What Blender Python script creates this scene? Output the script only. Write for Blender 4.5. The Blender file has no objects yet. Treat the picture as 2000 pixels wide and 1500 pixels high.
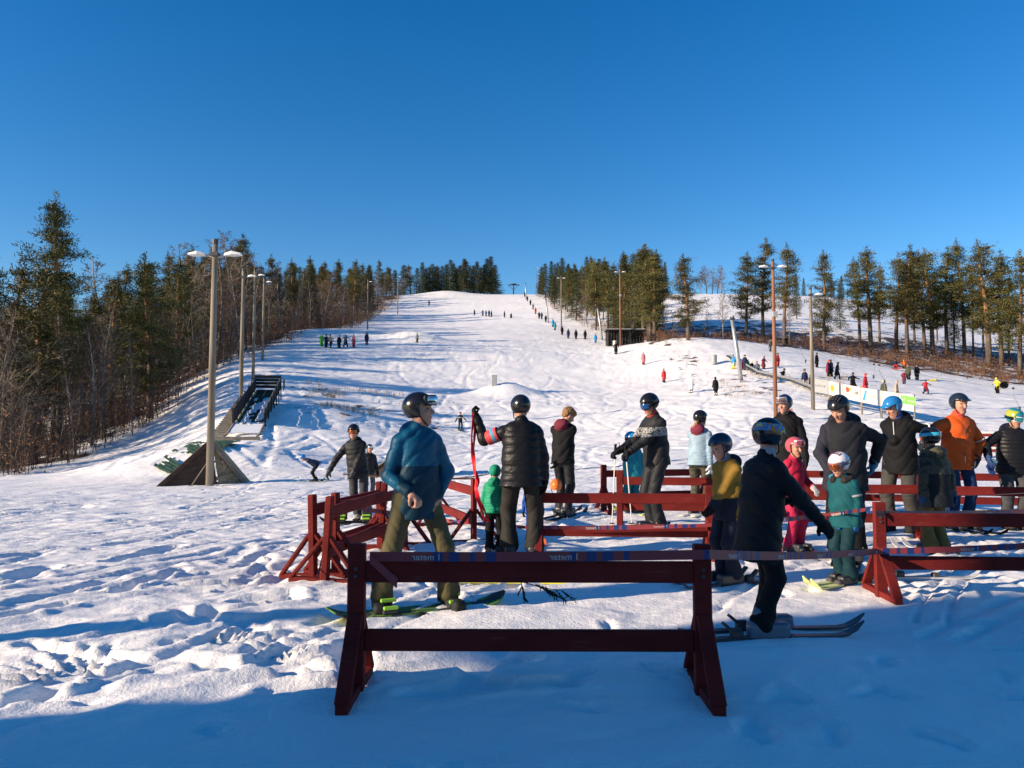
import bpy, math, random
import numpy as np
from mathutils import Vector, Matrix

# ------------------------------------------------------------------ camera, sky, sun, exposure
scene = bpy.context.scene
COL = scene.collection
R = math.radians
CAM_Z = 1.5
FPX = 1500.0            # focal length in photo pixels (2000 px wide)
PITCH = R(3.43)
cam_d = bpy.data.cameras.new('camera')
cam = bpy.data.objects.new('camera', cam_d)
COL.objects.link(cam)
cam_d.sensor_width = 36.0
cam_d.lens = 36.0 * FPX / 2000.0
cam_d.clip_start = 0.05
cam_d.clip_end = 4000
cam.location = (0, 0, CAM_Z)
cam.rotation_euler = (R(90) + PITCH, 0, 0)
scene.camera = cam

SUN_EL = R(17.8)
SUN_DIR = Vector((-0.94, -0.34, 0)).normalized() * math.cos(SUN_EL) + Vector((0, 0, math.sin(SUN_EL)))
world = bpy.data.worlds.new('World')
scene.world = world
world.use_nodes = True
wn = world.node_tree
bg = wn.nodes['Background']
sky = wn.nodes.new('ShaderNodeTexSky')
sky.sky_type = 'NISHITA'
sky.sun_disc = False
sky.sun_elevation = SUN_EL
sky.sun_rotation = math.atan2(SUN_DIR.x, SUN_DIR.y)
sky.altitude = 300
sky.air_density = 1.0
sky.dust_density = 0.1
sky.ozone_density = 2.5
hs = wn.nodes.new('ShaderNodeHueSaturation')
hs.inputs['Saturation'].default_value = 1.40
hs.inputs['Hue'].default_value = 0.507
wn.links.new(sky.outputs[0], hs.inputs['Color'])
wn.links.new(hs.outputs[0], bg.inputs['Color'])
bg.inputs['Strength'].default_value = 0.100
sun_d = bpy.data.lights.new('sun', 'SUN')
sun_d.energy = 5.0
sun_d.angle = R(0.53)
sun_d.color = (1.0, 0.81, 0.60)
sun = bpy.data.objects.new('sun', sun_d)
COL.objects.link(sun)
sun.rotation_euler = SUN_DIR.to_track_quat('Z', 'Y').to_euler()
sun.location = SUN_DIR * 60

scene.view_settings.view_transform = 'Standard'
scene.view_settings.look = 'None'
scene.view_settings.gamma = 1.0
scene.view_settings.use_curve_mapping = False
scene.view_settings.exposure = 0.78
scene.render.engine = 'CYCLES'
scene.cycles.use_denoising = True
scene.cycles.max_bounces = 5
scene.cycles.diffuse_bounces = 3
scene.cycles.glossy_bounces = 2
scene.cycles.transparent_max_bounces = 6

# ------------------------------------------------------------------ helpers
rng = np.random.default_rng(7)
rnd = random.Random(11)


def tag(o, label=None, cat=None, group=None, kind=None):
    if label: o['label'] = label
    if cat: o['category'] = cat
    if group: o['group'] = group
    if kind: o['kind'] = kind
    return o


def link(o, parent=None):
    COL.objects.link(o)
    if parent is not None:
        o.parent = parent
    return o


def empty(name, loc=(0, 0, 0), rz=0.0):
    o = bpy.data.objects.new(name, None)
    o.location = loc
    o.rotation_euler = (0, 0, rz)
    COL.objects.link(o)
    return o


def mesh_data(name, V, F, mats=(), midx=None, smooth=False):
    """V (n,3) array; F list/array of faces (all quads or all tris if array)."""
    me = bpy.data.meshes.new(name)
    V = np.asarray(V, dtype=np.float32)
    if isinstance(F, np.ndarray):
        n, k = F.shape
        me.vertices.add(len(V)); me.vertices.foreach_set('co', V.ravel())
        me.loops.add(n * k); me.loops.foreach_set('vertex_index', F.astype(np.int32).ravel())
        me.polygons.add(n)
        me.polygons.foreach_set('loop_start', np.arange(0, n * k, k, dtype=np.int32))
        me.polygons.foreach_set('loop_total', np.full(n, k, dtype=np.int32))
        me.update(calc_edges=True)
    else:
        me.from_pydata([tuple(map(float, v)) for v in V], [], [tuple(map(int, f)) for f in F])
    for m in mats:
        me.materials.append(m)
    if midx is not None:
        me.polygons.foreach_set('material_index', np.asarray(midx, dtype=np.int32))
    if smooth:
        me.polygons.foreach_set('use_smooth', np.ones(len(me.polygons), dtype=bool))
    me.update()
    return me


def obj(name, me, parent=None, loc=None, rz=None, rot=None, scale=None):
    o = bpy.data.objects.new(name, me)
    if loc is not None: o.location = loc
    if rz is not None: o.rotation_euler = (0, 0, rz)
    if rot is not None: o.rotation_euler = rot
    if scale is not None: o.scale = (scale,) * 3 if not hasattr(scale, '__len__') else scale
    return link(o, parent)


class MB:
    """collects boxes, bars and tubes; one mesh"""
    def __init__(self):
        self.V = []; self.F = []; self.M = []

    def add(self, V, F, m=0):
        b = len(self.V)
        self.V += [tuple(v) for v in V]
        self.F += [tuple(i + b for i in f) for f in F]
        self.M += [m] * len(F)
        return self

    def box(self, c, s, m=0, rot=None, bev=0.0):
        sx, sy, sz = s[0] / 2, s[1] / 2, s[2] / 2
        P = []
        if bev <= 0:
            P = [Vector((x, y, z)) for z in (-sz, sz) for y in (-sy, sy) for x in (-sx, sx)]
            F = [(0, 2, 3, 1), (4, 5, 7, 6), (0, 1, 5, 4), (2, 6, 7, 3), (0, 4, 6, 2), (1, 3, 7, 5)]
        else:
            b = min(bev, sx * .45, sy * .45, sz * .45)
            # chamfered box: 24 verts
            idx = {}
            for x in (-1, 1):
                for y in (-1, 1):
                    for z in (-1, 1):
                        for ax in range(3):
                            p = [x * (sx - (0 if ax == 0 else b)), y * (sy - (0 if ax == 1 else b)), z * (sz - (0 if ax == 2 else b))]
                            idx[(x, y, z, ax)] = len(P); P.append(Vector(p))
            F = []
            for s_ in (-1, 1):
                q = [idx[(s_, -1, -1, 0)], idx[(s_, 1, -1, 0)], idx[(s_, 1, 1, 0)], idx[(s_, -1, 1, 0)]]
                F.append(q if s_ > 0 else q[::-1])
                q = [idx[(-1, s_, -1, 1)], idx[(-1, s_, 1, 1)], idx[(1, s_, 1, 1)], idx[(1, s_, -1, 1)]]
                F.append(q if s_ > 0 else q[::-1])
                q = [idx[(-1, -1, s_, 2)], idx[(1, -1, s_, 2)], idx[(1, 1, s_, 2)], idx[(-1, 1, s_, 2)]]
                F.append(q if s_ > 0 else q[::-1])
            for a in (-1, 1):
                for c_ in (-1, 1):
                    F.append([idx[(a, c_, -1, 0)], idx[(a, c_, 1, 0)], idx[(a, c_, 1, 1)], idx[(a, c_, -1, 1)]])
                    F.append([idx[(a, -1, c_, 0)], idx[(a, 1, c_, 0)], idx[(a, 1, c_, 2)], idx[(a, -1, c_, 2)]])
                    F.append([idx[(-1, a, c_, 1)], idx[(1, a, c_, 1)], idx[(1, a, c_, 2)], idx[(-1, a, c_, 2)]])
                    for e in (-1, 1):
                        F.append([idx[(a, c_, e, 0)], idx[(a, c_, e, 1)], idx[(a, c_, e, 2)]])
        if rot is not None:
            P = [rot @ p for p in P]
        c = Vector(c)
        return self.add([p + c for p in P], F, m)

    def bar(self, a, b, w, h, m=0, up=(0, 0, 1), bev=0.0):
        """box from a to b; w = width across, h = height along 'up'"""
        a = Vector(a); b = Vector(b); d = b - a; L = d.length
        x = d.normalized(); u = Vector(up)
        y = u.cross(x)
        if y.length < 1e-4: y = Vector((0, 1, 0)).cross(x)
        y.normalize(); z = x.cross(y)
        rot = Matrix((x, y, z)).transposed()
        return self.box((a + b) / 2, (L, w, h), m, rot, bev)

    def tube(self, pts, rad, n=8, m=0, cap=True):
        pts = [Vector(p) for p in pts]
        if not hasattr(rad, '__len__'): rad = [rad] * len(pts)
        V = []; F = []
        prev = None
        for i, p in enumerate(pts):
            t = (pts[min(i + 1, len(pts) - 1)] - pts[max(i - 1, 0)]).normalized()
            if prev is None:
                a = t.orthogonal().normalized()
            else:
                a = (prev - t * prev.dot(t)).normalized()
            prev = a
            b = t.cross(a)
            for k in range(n):
                an = 2 * math.pi * k / n
                V.append(p + (a * math.cos(an) + b * math.sin(an)) * rad[i])
        for i in range(len(pts) - 1):
            for k in range(n):
                k2 = (k + 1) % n
                F.append((i * n + k, i * n + k2, (i + 1) * n + k2, (i + 1) * n + k))
        if cap:
            F.append(tuple(range(n))[::-1])
            F.append(tuple((len(pts) - 1) * n + k for k in range(n)))
        return self.add(V, F, m)

    def data(self, name, mats, smooth=False):
        return mesh_data(name, np.array([tuple(v) for v in self.V]), self.F, mats if isinstance(mats, (list, tuple)) else [mats], self.M, smooth)

    def build(self, name, mats, parent=None, smooth=False, **kw):
        return obj(name, self.data(name, mats, smooth), parent, **kw)


# ------------------------------------------------------------------ materials
MATS = {}


def nmat(name):
    m = bpy.data.materials.new(name)
    m.use_nodes = True
    return m, m.node_tree.nodes, m.node_tree.links, m.node_tree.nodes['Principled BSDF']


def mat(name, col, rough=0.6, var=0.25, scale=8.0, bump=0.15, bscale=None, metal=0.0, spec=0.4, stretch=None, coord='Object', sheen=0.0):
    """principled with mottled colour and fine relief"""
    if name in MATS: return MATS[name]
    m, N, L, P = nmat(name)
    tc = N.new('ShaderNodeTexCoord')
    src = tc.outputs[coord]
    if stretch:
        mp = N.new('ShaderNodeMapping'); mp.inputs['Scale'].default_value = stretch
        L.new(src, mp.inputs['Vector']); src = mp.outputs[0]
    nz = N.new('ShaderNodeTexNoise'); nz.inputs['Scale'].default_value = scale; nz.inputs['Detail'].default_value = 5
    L.new(src, nz.inputs['Vector'])
    ramp = N.new('ShaderNodeValToRGB')
    c = np.array(col[:3])
    ramp.color_ramp.elements[0].position = 0.3; ramp.color_ramp.elements[1].position = 0.7
    ramp.color_ramp.elements[0].color = (*np.clip(c * (1 - var), 0, 1), 1)
    ramp.color_ramp.elements[1].color = (*np.clip(c * (1 + var), 0, 1), 1)
    L.new(nz.outputs['Fac'], ramp.inputs[0]); L.new(ramp.outputs[0], P.inputs['Base Color'])
    P.inputs['Roughness'].default_value = rough
    P.inputs['Metallic'].default_value = metal
    P.inputs['Specular IOR Level'].default_value = spec
    if sheen: P.inputs['Sheen Weight'].default_value = sheen
    if bump:
        n2 = N.new('ShaderNodeTexNoise'); n2.inputs['Scale'].default_value = bscale or scale * 4; n2.inputs['Detail'].default_value = 4
        L.new(src, n2.inputs['Vector'])
        b = N.new('ShaderNodeBump'); b.inputs['Strength'].default_value = bump; b.inputs['Distance'].default_value = 0.02
        L.new(n2.outputs['Fac'], b.inputs['Height']); L.new(b.outputs[0], P.inputs['Normal'])
    MATS[name] = m
    return m


# ------------------------------------------------------------------ numpy noise
def _hash(ix, iy, seed):
    h = (ix.astype(np.int64) * 374761393 + iy.astype(np.int64) * 668265263 + seed * 974634777) & 0xffffffff
    h = ((h ^ (h >> 13)) * 1274126177) & 0xffffffff
    return ((h ^ (h >> 16)) & 0xffffff) / float(0xffffff)


def vnoise(x, y, seed=0):
    ix = np.floor(x); iy = np.floor(y)
    fx = x - ix; fy = y - iy
    fx = fx * fx * fx * (fx * (fx * 6 - 15) + 10); fy = fy * fy * fy * (fy * (fy * 6 - 15) + 10)
    a = _hash(ix, iy, seed); b = _hash(ix + 1, iy, seed); c = _hash(ix, iy + 1, seed); d = _hash(ix + 1, iy + 1, seed)
    return (a * (1 - fx) + b * fx) * (1 - fy) + (c * (1 - fx) + d * fx) * fy - 0.5


def fbm(x, y, seed=0, oct=4, gain=0.5):
    v = 0; a = 1.0
    for o in range(oct):
        c, s = math.cos(o * 1.3), math.sin(o * 1.3)
        v = v + a * vnoise((x * c - y * s) * 2 ** o, (x * s + y * c) * 2 ** o, seed + o)
        a *= gain
    return v


def sstep(a, b, x):
    t = np.clip((x - a) / (b - a), 0, 1)
    return t * t * (3 - 2 * t)


# ------------------------------------------------------------------ terrain shape
T_D = np.array([0, 8, 14, 20, 28, 40, 55, 75, 100, 130, 160, 200, 240, 265, 300, 500.])
T_PX = np.array([0, 150, 300, 450, 700, 900, 1050, 1200, 1330, 1500, 1700, 2000.])
T_Z = np.array([
    [0, 0, -.1, -.2, -.4, -.7, -.3, 2, 6, 11, 17, 26, 34, 38, 40, 42],
    [0, 0, -.1, -.2, -.4, -.5, .2, 2.8, 8, 14, 20, 28, 36, 40, 42, 43],
    [0, 0, -.05, -.15, -.3, .1, 1.0, 3.6, 9.5, 16, 22, 30, 40, 45, 46, 46],
    [0, 0, -.05, -.15, -.2, 1.5, 4.5, 8.4, 12.5, 18, 23.5, 31.5, 41, 46, 47, 47],
    [0, 0, 0, -.1, -.2, .6, 2.6, 6.8, 12.2, 18, 23.3, 31.2, 42, 48, 48.5, 48],
    [0, 0, 0, -.1, -.2, .4, 1.7, 5.5, 11.7, 17.6, 23.1, 31, 42, 49.3, 50, 49],
    [0, 0, .05, 0, 0, .5, 1.8, 5.6, 11.2, 17.4, 23.2, 32, 43, 49.5, 50, 49],
    [0, 0, .05, .1, .2, .7, 2.1, 5.3, 10.3, 16.8, 23, 32.5, 43.5, 49, 50, 49],
    [0, 0, .05, .1, .3, 1, 2.6, 5.6, 12.8, 17.6, 24.6, 35, 44.5, 46.5, 47, 46],
    [0, 0, .05, .1, .3, 1.2, 3.2, 6.6, 12.4, 17.2, 24.4, 35, 44.5, 46.5, 47, 46],
    [0, 0, .05, .1, .3, 1.1, 2.9, 5.7, 10.4, 16.0, 23, 33, 42.5, 45, 46, 45],
    [0, 0, .05, .1, .3, 1, 2.4, 4.4, 7.8, 13, 19, 28, 37, 40, 42, 42]])
_U = np.linspace(-0.9, 0.9, 241)
_S = np.linspace(0, 1, 361)                 # d = 500*s^2


def _build_table():
    dd = 500 * _S ** 2
    cols = np.array([np.interp(dd, T_D, z) for z in T_Z])
    tu = (T_PX - 1000) / FPX
    tab = np.array([np.interp(_U, tu, cols[:, j]) for j in range(len(dd))]).T
    for k, ax in ((13, 0), (9, 1)):
        g = np.exp(-0.5 * (np.arange(-k, k + 1) / (k / 2.2)) ** 2); g /= g.sum()
        pad = [(k, k) if a == ax else (0, 0) for a in (0, 1)]
        p = np.pad(tab, pad, mode='edge')
        tab = sum(g[i] * (p[i:i + tab.shape[0], :] if ax == 0 else p[:, i:i + tab.shape[1]]) for i in range(2 * k + 1))
    return tab


_TAB = _build_table()


def H0(x, y):
    x = np.asarray(x, float); y = np.asarray(y, float)
    d = np.clip(y, 0, 499.9)
    u = np.clip(x / np.maximum(d, 9.0), -0.899, 0.899)
    a = (u + 0.9) / 1.8 * 240; b = np.sqrt(d / 500) * 360
    i = np.minimum(a.astype(int), 239); j = np.minimum(b.astype(int), 359)
    fa = a - i; fb = b - j
    z = (_TAB[i, j] * (1 - fa) + _TAB[i + 1, j] * fa) * (1 - fb) + (_TAB[i, j + 1] * (1 - fa) + _TAB[i + 1, j + 1] * fa) * fb
    # broad undulation of the piste
    amp = sstep(25, 60, d)
    z = z + amp * (0.5 * vnoise(x / 22, y / 9, 5) + 0.9 * vnoise(x / 45, y / 16, 9)) * sstep(300, 240, d)
    return z


MOUNDS = []      # (x, y, rx, ry, h)


def mound(px, d, rx, ry, h):
    MOUNDS.append(((px - 1000) / FPX * d, d, rx, ry, h))


mound(985, 73, 3.0, 2.6, 1.15)      # kicker with the box
mound(810, 112, 4.5, 3.0, 1.3)      # heap on the piste
mound(640, 116, 9, 4, 1.0)
mound(868, 262, 10, 6, 1.6)
mound(1320, 104, 12, 6, 0.9)
mound(375, 30.5, 4.5, 3.2, 0.9)      # bank that carries the green mat
mound(620, 47, 6, 6, 0.9)


def H(x, y):
    z = H0(x, y)
    for mx, my, rx, ry, h in MOUNDS:
        z = z + h * np.exp(-((x - mx) / rx) ** 2 - ((y - my) / ry) ** 2)
    return z


def ray(px, py):
    v = Vector(((px - 1000) / FPX, (750 - py) / FPX, -1.0))
    return (cam.rotation_euler.to_matrix() @ v)


def at(px, py, d):
    """point on the pixel's ray at world depth y = d"""
    v = ray(px, py)
    return Vector((0, 0, CAM_Z)) + v * (d / v.y)


_MD = np.concatenate([np.arange(2, 30, 0.02), np.arange(30, 320, 0.1)])


def G(px, py):
    """first ground point under a pixel"""
    v = ray(px, py)
    X = v.x / v.y * _MD; Z = CAM_Z + v.z / v.y * _MD
    below = Z <= H(X, _MD)
    k = int(np.argmax(below)) if below.any() else len(_MD) - 1
    return Vector((float(X[k]), float(_MD[k]), float(H(X[k], _MD[k]))))


def gz(x, y):
    return float(H(np.array([x]), np.array([y]))[0])


def gpt(px, d):
    x = (px - 1000) / FPX * d
    return Vector((x, d, gz(x, d)))
# ------------------------------------------------------------------ snow ground
EDGE_Y = np.array([0, 30, 40, 68, 100, 150, 200, 240, 275, 400.]); EDGE_X = np.array([-24, -24, -25.5, -31.5, -31.5, -33, -36, -37.5, -37, -37.])
LIFT_Y = np.array([20, 45, 60, 77, 95, 110, 140, 200, 250, 400.]); LIFT_X = np.array([26, 22, 19.5, 16.0, 15.2, 15.0, 13.0, 8.5, 5.4, 5.4])


def forest_edge(y): return np.interp(y, EDGE_Y, EDGE_X)
def lift_x(y): return np.interp(y, LIFT_Y, LIFT_X)


class Raster:
    """height stamps (ski tracks, footprints) on a regular grid"""
    def __init__(s, x0, x1, y0, y1, c):
        s.x0, s.y0, s.c = x0, y0, c
        s.nx = int((x1 - x0) / c) + 1; s.ny = int((y1 - y0) / c) + 1
        s.cut = np.zeros((s.nx, s.ny)); s.rim = np.zeros((s.nx, s.ny))

    def stamp(s, x, y, r, depth, rim=0.4):
        R_ = r * 2.2
        i0 = max(int((x - R_ - s.x0) / s.c), 0); i1 = min(int((x + R_ - s.x0) / s.c) + 2, s.nx)
        j0 = max(int((y - R_ - s.y0) / s.c), 0); j1 = min(int((y + R_ - s.y0) / s.c) + 2, s.ny)
        if i0 >= i1 or j0 >= j1: return
        X = s.x0 + np.arange(i0, i1)[:, None] * s.c - x; Y = s.y0 + np.arange(j0, j1)[None, :] * s.c - y
        q = np.sqrt(X * X + Y * Y) / r
        cut = depth * np.clip(1 - q ** 4, 0, 1)
        rm = depth * rim * np.exp(-((q - 1.45) / 0.4) ** 2)
        s.cut[i0:i1, j0:j1] = np.maximum(s.cut[i0:i1, j0:j1], cut)
        s.rim[i0:i1, j0:j1] = np.maximum(s.rim[i0:i1, j0:j1], rm)

    def track(s, p0, p1, p2, r, depth, pair=0.0):
        L = math.dist(p0, p1) + math.dist(p1, p2)
        n = max(int(L / (r * 0.7)), 4)
        for k in range(n + 1):
            t = k / n
            x = (1 - t) ** 2 * p0[0] + 2 * t * (1 - t) * p1[0] + t * t * p2[0]
            y = (1 - t) ** 2 * p0[1] + 2 * t * (1 - t) * p1[1] + t * t * p2[1]
            dx = 2 * (1 - t) * (p1[0] - p0[0]) + 2 * t * (p2[0] - p1[0]); dy = 2 * (1 - t) * (p1[1] - p0[1]) + 2 * t * (p2[1] - p1[1])
            l = math.hypot(dx, dy) or 1
            for o in ((0,) if not pair else (-pair / 2, pair / 2)):
                s.stamp(x - dy / l * o, y + dx / l * o, r, depth * (0.7 + 0.3 * math.sin(k * 0.21)))

    def sample(s, x, y):
        a = (x - s.x0) / s.c; b = (y - s.y0) / s.c
        ok = (a >= 0) & (a < s.nx - 1.01) & (b >= 0) & (b < s.ny - 1.01)
        a = np.where(ok, a, 0); b = np.where(ok, b, 0)
        i = a.astype(int); j = b.astype(int); fa = a - i; fb = b - j
        Z = np.where(s.cut > 0.15 * s.rim, -s.cut, 0) + s.rim * (s.cut <= 0.002)
        z = (Z[i, j] * (1 - fa) + Z[i + 1, j] * fa) * (1 - fb) + (Z[i, j + 1] * (1 - fa) + Z[i + 1, j + 1] * fa) * fb
        return np.where(ok, z, 0)


near = Raster(-16, 10, 1.5, 30, 0.03)
for k in range(230):          # ski and board tracks crossing the flat
    x = rnd.uniform(-16, 6); y = rnd.uniform(4.5, 27); a = rnd.gauss(0.95, 0.42); L = rnd.uniform(2.0, 8)
    c = rnd.uniform(-.9, .9)
    p2 = (x + L * math.cos(a), y + L * math.sin(a))
    p1 = ((x + p2[0]) / 2 - c * math.sin(a), (y + p2[1]) / 2 + c * math.cos(a))
    near.track((x, y), p1, p2, rnd.uniform(.035, .07), rnd.uniform(.018, .05), rnd.choice([0, 0, .22, .3]))
for k in range(420):         # boot prints and kicked-up holes
    x = rnd.uniform(-12, 9); y = 3 + 20 * rnd.random() ** 1.5
    a = rnd.uniform(0, 6.28)
    for q in range(4):
        near.stamp(x + math.cos(a) * .06 * q, y + math.sin(a) * .06 * q, rnd.uniform(.04, .07), rnd.uniform(.012, .03), .35)
# fan of side-step marks on the left
for cx, cy, r0, r1, a0, a1, n in ((-2.55, 4.75, .12, .75, 1.9, 3.6, 9), (-1.75, 5.0, .1, .6, -.3, 1.0, 7), (-3.0, 4.3, .2, .9, 2.0, 3.4, 8), (-2.2, 5.3, .2, .8, .2, 1.4, 6)):
    for k in range(n):
        a = a0 + (a1 - a0) * k / (n - 1)
        near.track((cx + r0 * math.cos(a), cy + r0 * math.sin(a)), (cx + .5 * (r0 + r1) * math.cos(a + .08), cy + .5 * (r0 + r1) * math.sin(a + .08)), (cx + r1 * math.cos(a), cy + r1 * math.sin(a)), .035, .075)
near.track((-4.5, 4.15), (-2.5, 4.35), (-.2, 5.5), .07, .04, .3)
for k in range(60):          # skate and board scrapes on the left
    x = rnd.uniform(-6, 0); y = rnd.uniform(4.0, 9); a = rnd.gauss(1.1, .6); L = rnd.uniform(.4, 1.6)
    near.track((x, y), (x + L * .5 * math.cos(a), y + L * .5 * math.sin(a) + rnd.uniform(-.1, .1)), (x + L * math.cos(a), y + L * math.sin(a)), rnd.uniform(.05, .13), rnd.uniform(.03, .08))
hill = Raster(-45, 45, 28, 135, 0.16)
for k in range(620):          # carved turns down the piste
    y = rnd.uniform(36, 130); x = rnd.uniform(forest_edge(y) + 3, lift_x(y) + (12 if y < 100 else 0))
    L = rnd.uniform(6, 20); a = -math.pi / 2 + rnd.gauss(0, .65); c = rnd.uniform(-3.5, 3.5)
    p2 = (x + L * math.cos(a), y + L * math.sin(a))
    p1 = ((x + p2[0]) / 2 - c * math.sin(a), (y + p2[1]) / 2 + c * math.cos(a))
    hill.track((x, y), p1, p2, rnd.uniform(.12, .22), rnd.uniform(.03, .09))


def detail(x, y):
    d = np.maximum(y, 0)
    z = 0.10 * fbm(x / 3.1, y / 2.6, 21, 3) * sstep(9, 22, d) * sstep(260, 150, d)
    z += 0.05 * fbm(x / 1.4, y / 1.0, 31, 3) + .028 * fbm(x / 1.9, y / .9, 33, 3) * sstep(-.4, -2.5, x - .2 * (y - 5)) * sstep(30, 18, d)
    ca, sa = math.cos(.95), math.sin(.95)
    lump = np.clip(fbm((x * ca + y * sa) / .95, (y * ca - x * sa) / .30, 41, 4) + .03, 0, 1) + .35 * np.clip(fbm(x / .4, y / .3, 43, 3), 0, 1)
    left = 0.45 + 0.55 * sstep(-.6, -2.2, x - 0.25 * (y - 5)) + .25 * sstep(9, 14, d)
    z += 0.034 * lump * left * sstep(28, 16, d)
    rid = 1 - 2.2 * np.abs(fbm((x * ca + y * sa) / 1.3, (y * ca - x * sa) / .42, 47, 4))
    z += 0.019 * np.clip(rid, 0, 1) ** 2 * left * sstep(30, 18, d)
    z += 0.016 * fbm(x / .17, y / .14, 51, 3) * sstep(20, 12, d) * left
    z += 0.06 * fbm(x / 1.5, y / 1.1, 61, 4) * sstep(30, 42, d) * sstep(170, 90, d)
    # rough bank below the kicker
    z += 0.11 * fbm(x / 2.3, y / 1.6, 71, 4) * sstep(40, 48, d) * sstep(80, 66, d)
    z += near.sample(x, y) + hill.sample(x, y)
    return z


def make_ground():
    ys = [-30.0]
    while ys[-1] < 900:
        y = ys[-1]
        if y < 1.6: s = min(0.6, max(0.05, (1.6 - y) * .12 + .04))
        elif y < 12: s = 0.032
        elif y < 300: s = 0.032 * (y / 12) ** 1.5
        else: s = 40
        ys.append(y + s)
    ys = np.array(ys)
    nc = 560
    t = np.linspace(-1, 1, nc)
    t = t * (0.72 + 0.28 * np.abs(t) ** 3)          # finer towards the middle
    W = np.maximum(14, 0.86 * ys + 9)
    X = t[None, :] * W[:, None] / 1.0
    Y = np.repeat(ys[:, None], nc, 1)
    Z = H(X, Y) + detail(X, Y)
    nr = len(ys)
    V = np.stack([X, Y, Z], -1).reshape(-1, 3)
    i = np.arange(nr - 1)[:, None] * nc + np.arange(nc - 1)[None, :]
    F = np.stack([i, i + 1, i + nc + 1, i + nc], -1).reshape(-1, 4)
    # where the ground is not piste: wood floor on the left, heath on the right, rough bank
    x, y = V[:, 0], V[:, 1]
    n1 = fbm(x / 5, y / 5, 81, 3)
    n2 = fbm(x / 1.6, y / 1.6, 91, 3)
    wood = sstep(0.5, -3.5, x - forest_edge(y) + n1 * 4) * sstep(20, 34, y)
    u = x / np.maximum(y, 1)
    back = sstep(101, 109, y + n1 * 6) * sstep(5, 9, x - lift_x(y) + n1 * 5)
    rb = sstep(0.41, .50, u) * sstep(84, 98, y + n1 * 8 - (0.66 - u) * 40)
    heath = np.maximum(back, rb)
    far = sstep(128, 165, y + n1 * 20)
    heath_amt = heath * (1 - .72 * far)
    bank = .22 * sstep(43, 49, y + n1 * 6) * sstep(70, 60, y) * sstep(.10, .0, np.abs(u + .18) - .07)
    bank = np.maximum(bank, .25 * sstep(.25, .29, u) * sstep(.47, .40, u) * sstep(58, 63, y) * sstep(84, 76, y))
    lift_strip = .22 * sstep(2.2, 3.5, x - lift_x(y)) * sstep(9, 6, x - lift_x(y)) * sstep(70, 90, y)
    cover = np.clip(np.maximum.reduce([wood * .80, heath_amt * .78, bank, lift_strip]), 0, 1)
    cov = np.clip(cover + (n2 * .75) * (cover > 0.01), 0, 1)
    me = mesh_data('snow_ground', V, F, [], None, True)
    at_ = me.attributes.new('cover', 'FLOAT', 'POINT')
    at_.data.foreach_set('value', cov.astype(np.float32))
    return me


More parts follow.
